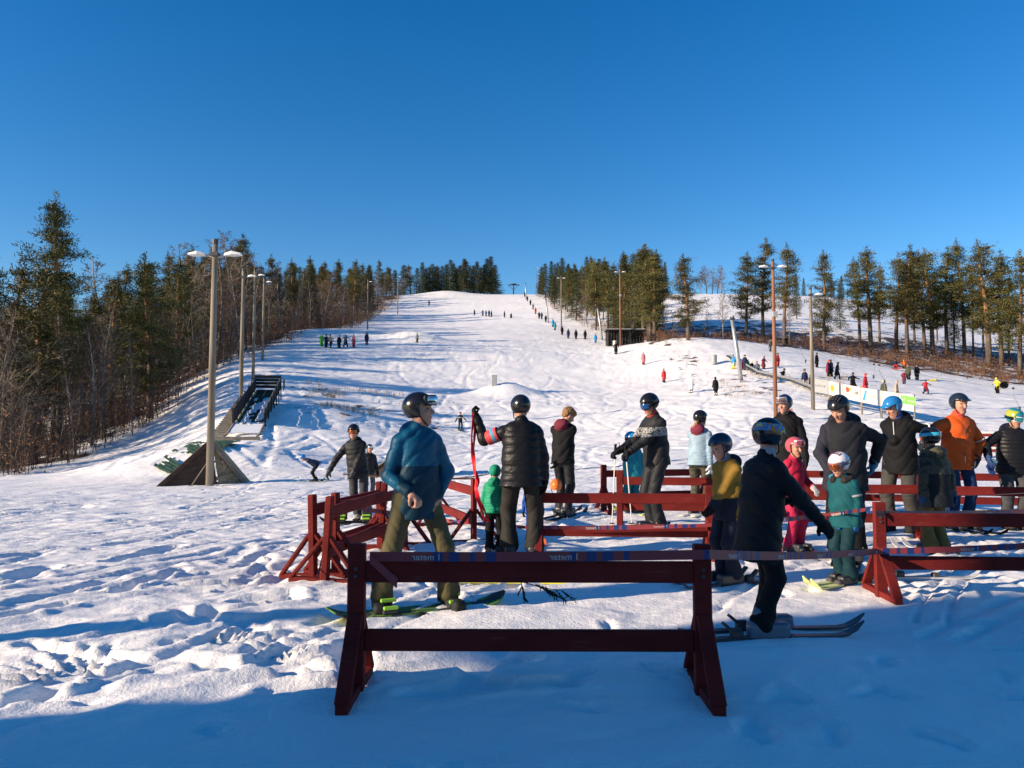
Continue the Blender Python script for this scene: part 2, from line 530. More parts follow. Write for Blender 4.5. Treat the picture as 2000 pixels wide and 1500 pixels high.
def snow_material():
    m, N, L, P = nmat('snow')
    geo = N.new('ShaderNodeNewGeometry')
    cov = N.new('ShaderNodeAttribute'); cov.attribute_name = 'cover'
    # litter / heath colour
    nz = N.new('ShaderNodeTexNoise'); nz.inputs['Scale'].default_value = 1.7; nz.inputs['Detail'].default_value = 8; nz.inputs['Roughness'].default_value = .75
    L.new(geo.outputs['Position'], nz.inputs['Vector'])
    litter = N.new('ShaderNodeValToRGB')
    litter.color_ramp.elements[0].position = .35; litter.color_ramp.elements[0].color = (.030, .022, .016, 1)
    litter.color_ramp.elements[1].position = .68; litter.color_ramp.elements[1].color = (.16, .095, .055, 1)
    e = litter.color_ramp.elements.new(.5); e.color = (.075, .048, .03, 1)
    L.new(nz.outputs['Fac'], litter.inputs[0])
    # cut-out: noise thresholded by cover
    n2 = N.new('ShaderNodeTexNoise'); n2.inputs['Scale'].default_value = 1.1; n2.inputs['Detail'].default_value = 9; n2.inputs['Roughness'].default_value = .7
    L.new(geo.outputs['Position'], n2.inputs['Vector'])
    inv = N.new('ShaderNodeMapRange'); inv.inputs[1].default_value = 0; inv.inputs[2].default_value = 1; inv.inputs[3].default_value = .80; inv.inputs[4].default_value = .24
    L.new(cov.outputs['Fac'], inv.inputs[0])
    sub = N.new('ShaderNodeMath'); sub.operation = 'SUBTRACT'
    L.new(n2.outputs['Fac'], sub.inputs[0]); L.new(inv.outputs[0], sub.inputs[1])
    fac = N.new('ShaderNodeMapRange'); fac.inputs[1].default_value = -.02; fac.inputs[2].default_value = .05
    L.new(sub.outputs[0], fac.inputs[0])
    # snow colour: white with slight dirt
    n3 = N.new('ShaderNodeTexNoise'); n3.inputs['Scale'].default_value = .6; n3.inputs['Detail'].default_value = 6
    L.new(geo.outputs['Position'], n3.inputs['Vector'])
    sn = N.new('ShaderNodeValToRGB')
    sn.color_ramp.elements[0].position = .3; sn.color_ramp.elements[0].color = (.83, .805, .775, 1)
    sn.color_ramp.elements[1].position = .7; sn.color_ramp.elements[1].color = (.93, .905, .87, 1)
    L.new(n3.outputs['Fac'], sn.inputs[0])
    # specks of grit and needles
    n4 = N.new('ShaderNodeTexNoise'); n4.inputs['Scale'].default_value = 38; n4.inputs['Detail'].default_value = 2
    L.new(geo.outputs['Position'], n4.inputs['Vector'])
    sp = N.new('ShaderNodeMapRange'); sp.inputs[1].default_value = .74; sp.inputs[2].default_value = .80; sp.inputs[3].default_value = 0; sp.inputs[4].default_value = .45
    L.new(n4.outputs['Fac'], sp.inputs[0])
    mx0 = N.new('ShaderNodeMixRGB'); mx0.inputs[2].default_value = (.25, .2, .15, 1)
    L.new(sp.outputs[0], mx0.inputs[0]); L.new(sn.outputs[0], mx0.inputs[1])
    mx = N.new('ShaderNodeMixRGB')
    L.new(fac.outputs[0], mx.inputs[0]); L.new(mx0.outputs[0], mx.inputs[1]); L.new(litter.outputs[0], mx.inputs[2])
    L.new(mx.outputs[0], P.inputs['Base Color'])
    P.inputs['Roughness'].default_value = .55
    P.inputs['Specular IOR Level'].default_value = .25
    # grain at several sizes
    def bump(scale, dist, strength, prev, detail=4, rough=.6):
        t = N.new('ShaderNodeTexNoise'); t.inputs['Scale'].default_value = scale; t.inputs['Detail'].default_value = detail; t.inputs['Roughness'].default_value = rough
        L.new(geo.outputs['Position'], t.inputs['Vector'])
        b = N.new('ShaderNodeBump'); b.inputs['Distance'].default_value = dist; b.inputs['Strength'].default_value = strength
        L.new(t.outputs['Fac'], b.inputs['Height'])
        if prev: L.new(prev.outputs[0], b.inputs['Normal'])
        return b
    b = bump(1.6, .2, .26, None, 8, .65)
    for rot, sc in ((1.25, .8), (1.9, .55)):      # combed ski traces in three directions
        mp = N.new('ShaderNodeMapping'); mp.inputs['Rotation'].default_value = (0, 0, rot)
        L.new(geo.outputs['Position'], mp.inputs['Vector'])
        wv = N.new('ShaderNodeTexWave'); wv.inputs['Scale'].default_value = sc; wv.inputs['Distortion'].default_value = 11; wv.inputs['Detail'].default_value = 3; wv.inputs['Detail Scale'].default_value = .35
        L.new(mp.outputs[0], wv.inputs['Vector'])
        pw = N.new('ShaderNodeMath'); pw.operation = 'POWER'; pw.inputs[1].default_value = 7
        L.new(wv.outputs['Fac'], pw.inputs[0])
        mk_ = N.new('ShaderNodeTexNoise'); mk_.inputs['Scale'].default_value = .45
        L.new(mp.outputs[0], mk_.inputs['Vector'])
        mr_ = N.new('ShaderNodeMapRange'); mr_.inputs[1].default_value = .48; mr_.inputs[2].default_value = .7
        L.new(mk_.outputs['Fac'], mr_.inputs[0])
        mu = N.new('ShaderNodeMath'); mu.operation = 'MULTIPLY'; L.new(pw.outputs[0], mu.inputs[0]); L.new(mr_.outputs[0], mu.inputs[1])
        bb = N.new('ShaderNodeBump'); bb.invert = True; bb.inputs['Distance'].default_value = .03; bb.inputs['Strength'].default_value = .35
        L.new(mu.outputs[0], bb.inputs['Height']); L.new(b.outputs[0], bb.inputs['Normal']); b = bb
    b = bump(7, .03, .32, b, 6, .75)
    b = bump(26, .012, .5, b, 5, .7)
    b = bump(80, .005, .5, b, 3)
    L.new(b.outputs[0], P.inputs['Normal'])
    return m


ground = obj('snow_ground', make_ground())
ground.data.materials.append(snow_material())
tag(ground, 'snow covered ground rising to a broad ski piste', 'snow', kind='structure')
# ------------------------------------------------------------------ trees
def foliage_mat(name, dark, light):
    m, N, L, P = nmat(name)
    geo = N.new('ShaderNodeNewGeometry'); oi = N.new('ShaderNodeObjectInfo')
    nz = N.new('ShaderNodeTexNoise'); nz.inputs['Scale'].default_value = .9; nz.inputs['Detail'].default_value = 3
    L.new(geo.outputs['Position'], nz.inputs['Vector'])
    r = N.new('ShaderNodeValToRGB')
    r.color_ramp.elements[0].position = .34; r.color_ramp.elements[0].color = (*dark, 1)
    r.color_ramp.elements[1].position = .66; r.color_ramp.elements[1].color = (*light, 1)
    L.new(nz.outputs['Fac'], r.inputs[0])
    h = N.new('ShaderNodeHueSaturation')
    mr = N.new('ShaderNodeMapRange'); mr.inputs[3].default_value = .75; mr.inputs[4].default_value = 1.25
    L.new(oi.outputs['Random'], mr.inputs[0]); L.new(mr.outputs[0], h.inputs['Value'])
    mr2 = N.new('ShaderNodeMapRange'); mr2.inputs[3].default_value = .485; mr2.inputs[4].default_value = .51
    L.new(oi.outputs['Random'], mr2.inputs[0]); L.new(mr2.outputs[0], h.inputs['Hue'])
    L.new(r.outputs[0], h.inputs['Color']); L.new(h.outputs[0], P.inputs['Base Color'])
    P.inputs['Roughness'].default_value = .65
    P.inputs['Specular IOR Level'].default_value = .2
    return m


M_PINE = foliage_mat('pine_needles', (.040, .044, .014), (.125, .115, .034))
M_SPRUCE = foliage_mat('spruce_needles', (.024, .034, .014), (.066, .074, .026))
M_TWIG = mat('bare_twigs', (.115, .070, .052), .8, .35, 1.5, 0)
M_TWIGPALE = mat('pale_twigs', (.20, .155, .115), .8, .35, 1.5, 0)
M_TWIGDARK = mat('dark_twigs', (.070, .046, .034), .85, .35, 1.5, 0)
M_LEAF = mat('withered_leaves', (.17, .075, .030), .8, .5, .8, 0)


def bark_mat(name, low, high, z0, z1, scale=3.0):
    m, N, L, P = nmat(name)
    tc = N.new('ShaderNodeTexCoord')
    sep = N.new('ShaderNodeSeparateXYZ'); L.new(tc.outputs['Object'], sep.inputs[0])
    mr = N.new('ShaderNodeMapRange'); mr.inputs[1].default_value = z0; mr.inputs[2].default_value = z1
    L.new(sep.outputs['Z'], mr.inputs[0])
    mx = N.new('ShaderNodeMixRGB'); mx.inputs[1].default_value = (*low, 1); mx.inputs[2].default_value = (*high, 1)
    L.new(mr.outputs[0], mx.inputs[0])
    mp = N.new('ShaderNodeMapping'); mp.inputs['Scale'].default_value = (1, 1, .35)
    L.new(tc.outputs['Object'], mp.inputs['Vector'])
    nz = N.new('ShaderNodeTexNoise'); nz.inputs['Scale'].default_value = scale; nz.inputs['Detail'].default_value = 6
    L.new(mp.outputs[0], nz.inputs['Vector'])
    mul = N.new('ShaderNodeMixRGB'); mul.blend_type = 'MULTIPLY'; mul.inputs[0].default_value = .8
    r = N.new('ShaderNodeValToRGB'); r.color_ramp.elements[0].position = .35; r.color_ramp.elements[0].color = (.35, .33, .32, 1); r.color_ramp.elements[1].position = .6
    L.new(nz.outputs['Fac'], r.inputs[0]); L.new(mx.outputs[0], mul.inputs[1]); L.new(r.outputs[0], mul.inputs[2])
    L.new(mul.outputs[0], P.inputs['Base Color']); P.inputs['Roughness'].default_value = .9
    b = N.new('ShaderNodeBump'); b.inputs['Strength'].default_value = .7; b.inputs['Distance'].default_value = .04
    L.new(nz.outputs['Fac'], b.inputs['Height']); L.new(b.outputs[0], P.inputs['Normal'])
    return m


M_PBARK = bark_mat('pine_bark', (.13, .10, .08), (.30, .15, .07), 3, 8)
M_SBARK = bark_mat('spruce_bark', (.11, .085, .07), (.10, .08, .065), 3, 8)
M_BBARK = bark_mat('birch_bark', (.30, .27, .24), (.34, .28, .24), 2, 8, 2.2)
M_GBARK = bark_mat('grey_bark', (.14, .12, .10), (.16, .12, .09), 2, 8)


class Leaves:
    """many small faces as arrays"""
    def __init__(s): s.q = []
    def tufts(s, c, spread, n, ln, wd, r, up=.35, out=None):
        c = np.asarray(c)
        P = c + r.normal(0, 1, (n, 3)) * np.asarray(spread)
        D = r.normal(0, 1, (n, 3)); D[:, 2] += up
        if out is not None: D += np.asarray(out) * .9
        D /= np.linalg.norm(D, axis=1)[:, None]
        W = np.cross(D, r.normal(0, 1, (n, 3))); W /= np.linalg.norm(W, axis=1)[:, None] + 1e-9
        l = ln * r.uniform(.6, 1.3, (n, 1)); w = wd * r.uniform(.7, 1.3, (n, 1))
        s.q.append(np.stack([P - W * w * .35, P + D * l * .55 - W * w * .5, P + D * l, P + D * l * .5 + W * w * .5], 1))
    def ribbons(s, A, B, w0, w1, r):
        """flat tapered strips from A to B (n,3)"""
        D = B - A
        W = np.cross(D, r.normal(0, 1, A.shape)); W /= np.linalg.norm(W, axis=1)[:, None] + 1e-9
        w0 = np.reshape(w0, (-1, 1)); w1 = np.reshape(w1, (-1, 1))
        s.q.append(np.stack([A - W * w0 / 2, A + W * w0 / 2, B + W * w1 / 2, B - W * w1 / 2], 1))
    def data(s, name, m):
        Q = np.concatenate(s.q); n = len(Q)
        return mesh_data(name, Q.reshape(-1, 3), np.arange(n * 4).reshape(n, 4), [m])


def trunk_pts(h, r, wob, n=10):
    ph = r.uniform(0, 6.28, 4)
    return [Vector((wob * (math.sin(t * 4 + ph[0]) - math.sin(ph[0])) * t, wob * (math.sin(t * 3.3 + ph[1]) - math.sin(ph[1])) * t, h * t)) for t in np.linspace(0, 1, n)]


def along(pts, t):
    f = t * (len(pts) - 1); i = min(int(f), len(pts) - 2); f -= i
    return pts[i].lerp(pts[i + 1], f)


def make_pine(seed, h=15.0, base=.38, width=2.5, nb=64, dense=1.0):
    r = np.random.default_rng(seed)
    T = MB(); Lf = Leaves()
    tp = trunk_pts(h, r, .25)
    T.tube([p - Vector((0, 0, .4)) if i == 0 else p for i, p in enumerate(tp)], [.21 * (h / 15) * (1 - .9 * (i / 9)) ** .8 + .015 for i in range(10)], 8)
    for k in range(nb):
        t = base + (1 - base) * min((k // 4 * 4 + r.uniform(0, 1.3)) / nb, .995)
        q = (t - base) / (1 - base)
        prof = 1.6 * (q + .10) ** .45 * (1 - q) ** 1.12 * (.8 + .2 * math.sin(q * 31 + seed)) + .05
        Lb = width * prof * r.uniform(.35, 1.35)
        if r.random() < .08: Lb *= 1.35
        az = r.uniform(0, 6.28)
        p0 = along(tp, min(t, .985))
        rise = r.uniform(-.05, .35) + .55 * q
        d = Vector((math.cos(az), math.sin(az), rise))
        p1 = p0 + d * Lb * .55; p2 = p0 + Vector((d.x, d.y, d.z * .8 + .12)) * Lb
        T.tube([p0, p1, p2], [.045 * (1 - q * .6), .03 * (1 - q * .5), .01], 4, cap=False)
        nc = max(3, int(6.5 * prof * dense + 1.5))
        for c in range(nc):
            f = .35 + .68 * (c + r.uniform(0, 1)) / nc
            pc = p0.lerp(p1, f / .55) if f < .55 else p1.lerp(p2, (f - .55) / .45)
            sp = .13 + .14 * (1 - abs(f - .75))
            off = r.normal(0, 1, 3) * np.array([.17, .17, .07]) * (1 - .4 * q)
            Lf.tufts(np.array(pc) + off, (sp * 1.2, sp * 1.2, sp * .6), 30, .34, .062, r, .5, (d.x * .5, d.y * .5, 0))
    for j in range(6):          # leading shoot
        Lf.tufts(np.array(tp[-1]) + (0, 0, (j - 1.5) * .2 * h / 15), (.20 - .03 * j, .20 - .03 * j, .1), 14, .30, .06, r, 1.2)
    for k in range(int(5 * (1 - base) + 4)):   # dead stubs on the bare stem
        t = r.uniform(.15, base); p0 = along(tp, t); az = r.uniform(0, 6.28); l = r.uniform(.3, 1.1)
        T.tube([p0, p0 + Vector((math.cos(az) * l, math.sin(az) * l, r.uniform(-.2, .15)))], [.02, .006], 3, cap=False)
    return T.data('trunk', M_PBARK, True), Lf.data('crown', M_PINE)


def make_spruce(seed, h=13.0, base=.08, width=2.0, nb=110):
    r = np.random.default_rng(seed)
    T = MB(); Lf = Leaves()
    tp = trunk_pts(h, r, .08)
    T.tube([p - Vector((0, 0, .4)) if i == 0 else p for i, p in enumerate(tp)], [.17 * (1 - .93 * i / 9) + .01 for i in range(10)], 7)
    for k in range(nb):
        q = (k + r.uniform(0, 1)) / nb; t = base + (1 - base) * q
        Lb = width * ((1 - q) ** .85 + .05) * r.uniform(.65, 1.2); az = k * 2.4 + r.uniform(-.5, .5)
        p0 = along(tp, min(t, .99)); d = Vector((math.cos(az), math.sin(az), 0)); droop = -.32 + .6 * q
        p2 = p0 + d * Lb + Vector((0, 0, droop * Lb))
        T.tube([p0, p2], [.025, .008], 3, cap=False)
        nc = max(2, int(5 * Lb / width + 2))
        for c in range(nc):
            f = .25 + .78 * (c + .5) / nc
            Lf.tufts(np.array(p0.lerp(p2, f)) + (0, 0, -.06), (.16 + .1 * (1 - q), .16 + .1 * (1 - q), .09), 16, .30, .065, r, -.15, (d.x, d.y, 0))
    Lf.tufts((0, 0, h), (.03, .03, .15), 12, .3, .06, r, 2)
    return T.data('trunk', M_SBARK, True), Lf.data('crown', M_SPRUCE)


def make_bare(seed, h=11.0, bark=None, twig=None, spread=.9, limbs=26, first=.22, tw=.019, upright=1.3):
    """leafless birch or aspen"""
    r = np.random.default_rng(seed)
    T = MB(); Lf = Leaves()
    tp = trunk_pts(h * .93, r, .35)
    T.tube([p - Vector((0, 0, .4)) if i == 0 else p for i, p in enumerate(tp)], [.115 * (h / 11) * (1 - .92 * i / 9) + .006 for i in range(10)], 7)
    A = []; B = []; W0 = []; W1 = []
    for k in range(limbs):
        t = first + (1 - first) * ((k + r.uniform(0, 1)) / limbs) ** .9
        q = (t - first) / (1 - first)
        Lb = h * .24 * spread * (1.05 - q) ** .7 * r.uniform(.6, 1.25); az = r.uniform(0, 6.28)
        p0 = along(tp, min(t, .98)); d = Vector((math.cos(az), math.sin(az), upright * r.uniform(.7, 1.3))).normalized()
        p1 = p0 + d * Lb * .5; p2 = p1 + (d + Vector((0, 0, .35))).normalized() * Lb * .5
        T.tube([p0, p1, p2], [.034 * (1.1 - q), .022 * (1.1 - q), .006], 4, cap=False)
        for j in range(8):
            f = r.uniform(.25, 1.0); s0 = p0.lerp(p1, f * 2) if f < .5 else p1.lerp(p2, f * 2 - 1)
            sd = (d + Vector(r.normal(0, .55, 3))).normalized(); sl = Lb * .42 * r.uniform(.5, 1.2)
            s1 = s0 + sd * sl
            A.append(s0); B.append(s1); W0.append(tw * 1.5); W1.append(tw * .7)
            for i in range(7):
                g = r.uniform(.2, 1); a = s0.lerp(s1, g)
                b = a + (sd + Vector(r.normal(0, .6, 3))).normalized() * sl * r.uniform(.3, .7) + Vector((0, 0, -.05))
                A.append(a); B.append(b); W0.append(tw); W1.append(tw * .45)
    Lf.ribbons(np.array([tuple(a) for a in A]), np.array([tuple(b) for b in B]), np.array(W0), np.array(W1), r)
    return T.data('trunk', bark or M_BBARK, True), Lf.data('crown', twig or M_TWIG)


PINES = [make_pine(101 + k, 15, b, w, n, d) for k, (b, w, n, d) in enumerate(((.24, 2.9, 64, 1.15), (.32, 2.7, 60, 1.1), (.17, 3.1, 72, 1.2), (.38, 2.6, 52, 1.05), (.28, 3.2, 68, 1.25)))]
BIGPINE = make_pine(140, 20, .34, 3.6, 105, 1.5)
SPRUCES = [make_spruce(201 + k, 13, b, w, 110) for k, (b, w) in enumerate(((.08, 2.0), (.12, 1.7), (.06, 2.3)))]
BIRCHES = [make_bare(301 + k, 11, *a) for k, a in enumerate(((M_BBARK, M_TWIG, .9, 34, .22), (M_BBARK, M_TWIG, .85, 32, .25), (M_GBARK, M_TWIG, 1.1, 36, .16), (M_GBARK, M_TWIGPALE, 1.3, 36, .2, .019, .8)))]
KIND_H = {'pine': 15.0, 'spruce': 13.0, 'birch': 11.0, 'bigpine': 20.0}
TREE_COUNT = {}


def tree(kind, loc, height, label, group=None, var=None, rz=None, lean=0.0, wide=1.0):
    src = {'pine': PINES, 'spruce': SPRUCES, 'birch': BIRCHES, 'bigpine': [BIGPINE]}[kind]
    tr, cr = src[(var if var is not None else rnd.randrange(len(src))) % len(src)]
    name = {'pine': 'pine_tree', 'spruce': 'spruce_tree', 'birch': 'birch_tree', 'bigpine': 'pine_tree'}[kind]
    e = empty(name, loc, rnd.uniform(0, 6.28) if rz is None else rz)
    if lean: e.rotation_euler.y = lean
    s = height / KIND_H[kind]
    e.scale = (s * wide * rnd.uniform(.82, 1.2), s * wide * rnd.uniform(.82, 1.2), s)
    obj('trunk', tr, e); obj('crown', cr, e)
    tag(e, label, {'birch': 'bare tree'}.get(kind, 'tree'), group)
    return e


def tree_px(kind, px, base_y, top_y, label, group=None, d=None, **kw):
    g = gpt(px, d) if d else G(px, base_y)
    top = at(px, top_y, g.y)
    return tree(kind, g, top.z - g.z, label, group, **kw)


# -- the row of pines beyond the nursery slope (photo: bases and tops read off)
ROW = [(1256, 664, 487, 0), (1344, 664, 503, 2), (1458, 667, 503, 4), (1491, 668, 476, 1), (1532, 674, 486, 3), (1610, 683, 497, 2), (1680, 680, 512, 3), (1701, 688, 489, 1),
       (1751, 688, 505, 3), (1773, 697, 490, 1), (1806, 688, 500, 0), (1822, 698, 495, 4), (1850, 690, 492, 1), (1884, 694, 477, 3), (1932, 716, 481, 4), (1957, 714, 499, 1), (1993, 738, 502, 0)]
NTH = ['first', 'second', 'third', 'fourth', 'fifth', 'sixth', 'seventh', 'eighth', 'ninth', 'tenth', 'eleventh', 'twelfth', 'thirteenth', 'fourteenth', 'fifteenth', 'sixteenth', 'seventeenth']
for k, (px, by, ty, v) in enumerate(ROW):
    if k == 1: lab = 'lone dense pine standing before the open snowy hillside'
    elif k == 0: lab = 'pine with clear lower stem right of the dark shed'
    else: lab = 'tall pine beyond the nursery slope, %s from the left in its row' % NTH[k - 2]
    tree_px('pine', px, by, ty, lab, 'pines beyond the nursery slope', var=v, wide=1.4)
# trees behind that row, higher on the hillside
for k, (px, d, h, kind) in enumerate(((1645, 150, 9, 'spruce'), (1560, 165, 10, 'spruce'), (1722, 135, 13, 'pine'), (1790, 140, 14, 'pine'), (1905, 130, 14, 'pine'), (1868, 135, 13.5, 'spruce'),
                                      (1975, 120, 14, 'pine'), (2040, 110, 15, 'pine'), (2090, 105, 14, 'pine'), (1835, 150, 13, 'pine'), (1925, 145, 14, 'pine'))):
    tree(kind, gpt(px, d), h, 'smaller %s behind the row of pines on the right hillside' % kind, 'trees behind the right hand pine row')
for k, (px, d, h) in enumerate(((1285, 250, 9), (1302, 250, 11), (1292, 262, 10), (1630, 255, 8), (1650, 258, 9), (1575, 258, 8))):
    tree('spruce', gpt(px, d), h, 'small spruce on the skyline above the snowy hillside', 'skyline spruces on the right')
for k, (px, d, h) in enumerate(((1330, 255, 12), (1372, 258, 11), (1384, 256, 12), (1395, 260, 11.5), (1405, 257, 12), (1412, 255, 11), (1556, 262, 10))):
    tree('birch', gpt(px, d), h, 'leafless tree on the skyline above the snowy hillside', 'leafless skyline trees', var=k, wide=1.3)
for k, (px, d, h) in enumerate(((1300, 120, 5), (1316, 128, 4.5), (1272, 122, 4), (1385, 118, 5), (1415, 112, 9), (1545, 116, 9))):
    tree('birch', gpt(px, d), h, 'thin leafless sapling on the brushy ground under the right pines', 'saplings under the right pines', var=k, wide=.9)

# -- wood right of the tow track, from the shed up to the summit
rr = random.Random(5)
placed = []


def free(x, y, gap):
    for a, b in placed:
        if (a - x) ** 2 + (b - y) ** 2 < gap * gap: return False
    placed.append((x, y)); return True


n = 0; tries = 0
while n < 92 and tries < 9000:
    tries += 1
    y = rr.uniform(113, 290) if n < 66 else rr.uniform(116, 152); px = rr.uniform(1022, 1280) if n < 66 else rr.uniform(1130, 1284)
    x = (px - 1000) / FPX * y
    if px > 1190 and y > 155: continue
    if x < lift_x(y) + (4.5 if y > 150 else 6.5) or not free(x, y, (3.4 + y / 160) if n < 66 else 2.3): continue
    kind = rr.choice(['pine', 'pine', 'pine', 'spruce', 'spruce', 'birch'] if y < 190 else ['pine', 'spruce', 'spruce'])
    h = rr.uniform(10.5, 15) if y < 170 else rr.uniform(9, 13)
    if px < 1060: h *= .75
    tree(kind, (x, y, gz(x, y)), h * (.8 if kind == 'birch' else 1), '%s in the wood right of the tow track, %s' % ({'pine': 'olive green pine', 'spruce': 'dark pointed spruce', 'birch': 'leafless birch'}[kind], 'near the shed' if y < 150 else 'halfway up' if y < 205 else 'near the summit'), 'wood right of the tow track', wide=1.25)
    n += 1
# -- summit trees left of the crest gap
for k, px in enumerate((968, 958, 945, 932, 918, 905, 893, 878, 862, 850, 838, 824, 812, 800, 786, 770, 752, 963, 951, 938, 925, 911, 898, 885, 870, 856, 844, 830)):
    d = rr.uniform(266, 280); h = rr.uniform(9.5, 13) * (1.12 if px == 958 else 1)
    tree('spruce' if rr.random() < .75 else 'pine', gpt(px, d), h, 'dark spruce or pine on the summit left of the gap, above the piste', 'summit trees left of the gap', wide=1.7)

# -- wood left of the piste
tree_px('bigpine', 108, 880, 405, 'tallest pine towering above the wood at far left', d=62, wide=1.0)
tree_px('pine', 293, 842, 512, 'broad pine with bare dark stem at the edge of the left wood', d=66, var=2, wide=1.35)
tree_px('pine', 30, 880, 520, 'pine at the left border beside the tallest pine', d=55, var=0, wide=1.3)
tree_px('pine', 215, 850, 545, 'dense pine between the tallest pine and the bare dark stemmed one', d=74, var=4, wide=1.3)
tree_px('pine', 345, 800, 515, 'dark crowned pine just left of the tall lamp post', d=82, var=4, wide=1.3)
tree_px('birch', 452, 760, 440, 'tall leafless reddish birch behind the nearest lamp post', d=97, var=0, wide=1.7)
tree_px('birch', 425, 760, 452, 'pale leafless tree behind the nearest lamp post', d=92, var=3, wide=1.4)
tree_px('birch', 350, 800, 462, 'spreading grey leafless tree above the left pines', d=88, var=3, wide=1.5)
tree_px('birch', 205, 830, 488, 'slender leafless birch right of the tallest pine', d=92, var=1, wide=1.2)
tree_px('birch', 150, 830, 590, 'slim white stemmed birch leaning in the left wood', d=52, var=1, lean=.09, wide=.8)
tree_px('birch', 260, 830, 640, 'thin white stemmed birch under the broad pine', d=58, var=0, lean=.06, wide=.7)
tree_px('birch', 12, 890, 560, 'gnarled dark leafless tree at the left border', d=47, var=2, wide=1.7)
tree_px('birch', 580, 640, 515, 'white double stemmed birch left of the skier group', d=124, var=0, wide=1.3)
tree_px('birch', 632, 640, 522, 'reddish leafless birch directly above the skier group', d=142, var=2, wide=1.3)
for px, d in ((108, 62), (293, 66), (30, 55), (215, 74), (345, 82), (452, 78), (425, 84), (580, 118)):
    placed.append(((px - 1000) / FPX * d, d))
LEFT = {'pine': 'pine in the dense wood left of the piste', 'spruce': 'spruce in the dense wood left of the piste', 'birch': 'leafless birch in the wood left of the piste'}
n = 0; tries = 0
while n < 235 and tries < 9000:
    tries += 1
    y = 36 + 250 * rr.random() ** 1.25
    x = float(forest_edge(y)) - 1.5 - 34 * rr.random() ** 1.7
    u = x / y
    if u < -.78 or not free(x, y, 2.1 + y / 130): continue
    kind = rr.choice(['pine', 'pine', 'spruce', 'birch', 'birch', 'birch', 'birch'] if y < 170 else ['pine', 'pine', 'spruce', 'birch', 'birch'])
    if x > float(forest_edge(y)) - 6 and rr.random() < .6: kind = 'birch'
    if y < 60 and kind != 'birch' and rr.random() < .5: kind = 'birch'
    h = {'pine': rr.uniform(11, 15), 'spruce': rr.uniform(9, 14), 'birch': rr.uniform(7, 11.5)}[kind]
    if y > 200: h *= .82
    tree(kind, (x, y, gz(x, y)), h, LEFT[kind] + (', at its lower end' if y < 62 else ', behind the wooden inrun' if y < 100 else ', above the skier group' if y < 160 else ', towards the summit'), {'pine': 'pines of the left wood', 'spruce': 'spruces of the left wood', 'birch': 'leafless birches of the left wood'}[kind], wide=1.15)
    n += 1

# -- uncountable undergrowth
def undergrowth(name, spots, hmin, hmax, label, m, tw, leaves=0, leafm=None, seed=1):
    r = np.random.default_rng(seed)
    Lf = Leaves(); pts = np.array(spots); n = len(pts)
    hh = r.uniform(hmin, hmax, n) ** 1.0
    top = pts + np.stack([r.normal(0, .16, n) * hh, r.normal(0, .16, n) * hh, hh], 1)
    Lf.ribbons(pts - (0, 0, .1), top, np.full(n, tw * 1.6), np.full(n, tw * .6), r)
    for k in range(7):
        f = r.uniform(.2, .95, (n, 1)); a = pts + (top - pts) * f
        b = a + np.stack([r.normal(0, .32, n), r.normal(0, .32, n), np.abs(r.normal(.25, .25, n))], 1) * hh[:, None] * .5
        Lf.ribbons(a, b, np.full(n, tw), np.full(n, tw * .4), r)
    o = obj(name, Lf.data(name, m))
    tag(o, label, 'undergrowth', kind='stuff')
    if leaves:
        L2 = Leaves()
        for k in range(leaves):
            f = r.uniform(.15, 1, (n, 1)); c = pts + (top - pts) * f + r.normal(0, .22, (n, 3)) * hh[:, None]
            L2.tufts(np.zeros(3), 0, 1, .1, .1, r)
            D = r.normal(0, 1, (n, 3)); D /= np.linalg.norm(D, axis=1)[:, None]
            W = np.cross(D, r.normal(0, 1, (n, 3))); W /= np.linalg.norm(W, axis=1)[:, None]
            L2.q[-1] = np.stack([c - D * .09, c + W * .05, c + D * .09, c - W * .05], 1)
        obj('withered_leaves', L2.data('leaves', leafm), o)
    return o


def scatter(n, fn, seed):
    r = random.Random(seed); out = []
    for _ in range(n * 40):
        if len(out) >= n: break
        p = fn(r)
        if p is not None: out.append((p[0], p[1], gz(p[0], p[1])))
    return out


def sp_left(r):
    y = 36 + 160 * r.random() ** 1.6; x = float(forest_edge(y)) + .6 + 5 * float(vnoise(np.array([y / 5.0]), np.array([.5]), 77)[0]) - 20 * r.random() ** 1.25
    return (x, y) if x / y > -.75 else None


def sp_leftedge(r):
    y = 60 + 190 * r.random() ** 1.2; x = float(forest_edge(y)) + 1.2 - 7 * r.random() ** 1.4
    return (x, y) if x / y > -.75 else None


def sp_right(r):
    y = r.uniform(86, 135); u = r.uniform(.17, .74); x = u * y
    ok = (u > .41 and y + rr.uniform(-4, 4) > 84 + (0.70 - u) * 60) or (u <= .46 and y > 107)
    return (x, y) if ok and x > float(lift_x(y)) + 6 else None


def sp_strip(r):
    y = r.uniform(100, 240); x = float(lift_x(y)) + r.uniform(3.5, 9)
    return (x, y)


undergrowth('saplings_and_brush', scatter(3000, sp_left, 3), 1.2, 5.0, 'dark bare stems and brush filling the floor of the left wood', M_TWIGDARK, .026, 5, M_LEAF, seed=3)
undergrowth('pale_saplings', scatter(420, sp_left, 13), 2.5, 6.0, 'pale thin sapling stems standing in the left wood', M_TWIGPALE, .03, seed=14)
undergrowth('edge_brush', scatter(1500, sp_leftedge, 4), .7, 2.6, 'reddish brown brush along the left edge of the piste', M_TWIG, .022, 10, M_LEAF, seed=4)
undergrowth('heath_brush', scatter(2300, sp_right, 5), .3, 1.5, 'brown bushes on the ground under the right hand pines', M_TWIG, .022, 9, M_LEAF, seed=5)
undergrowth('track_brush', scatter(600, sp_strip, 6), .4, 2.0, 'brown brush beside the tow track below the right wood', M_TWIG, .022, 7, M_LEAF, seed=6)


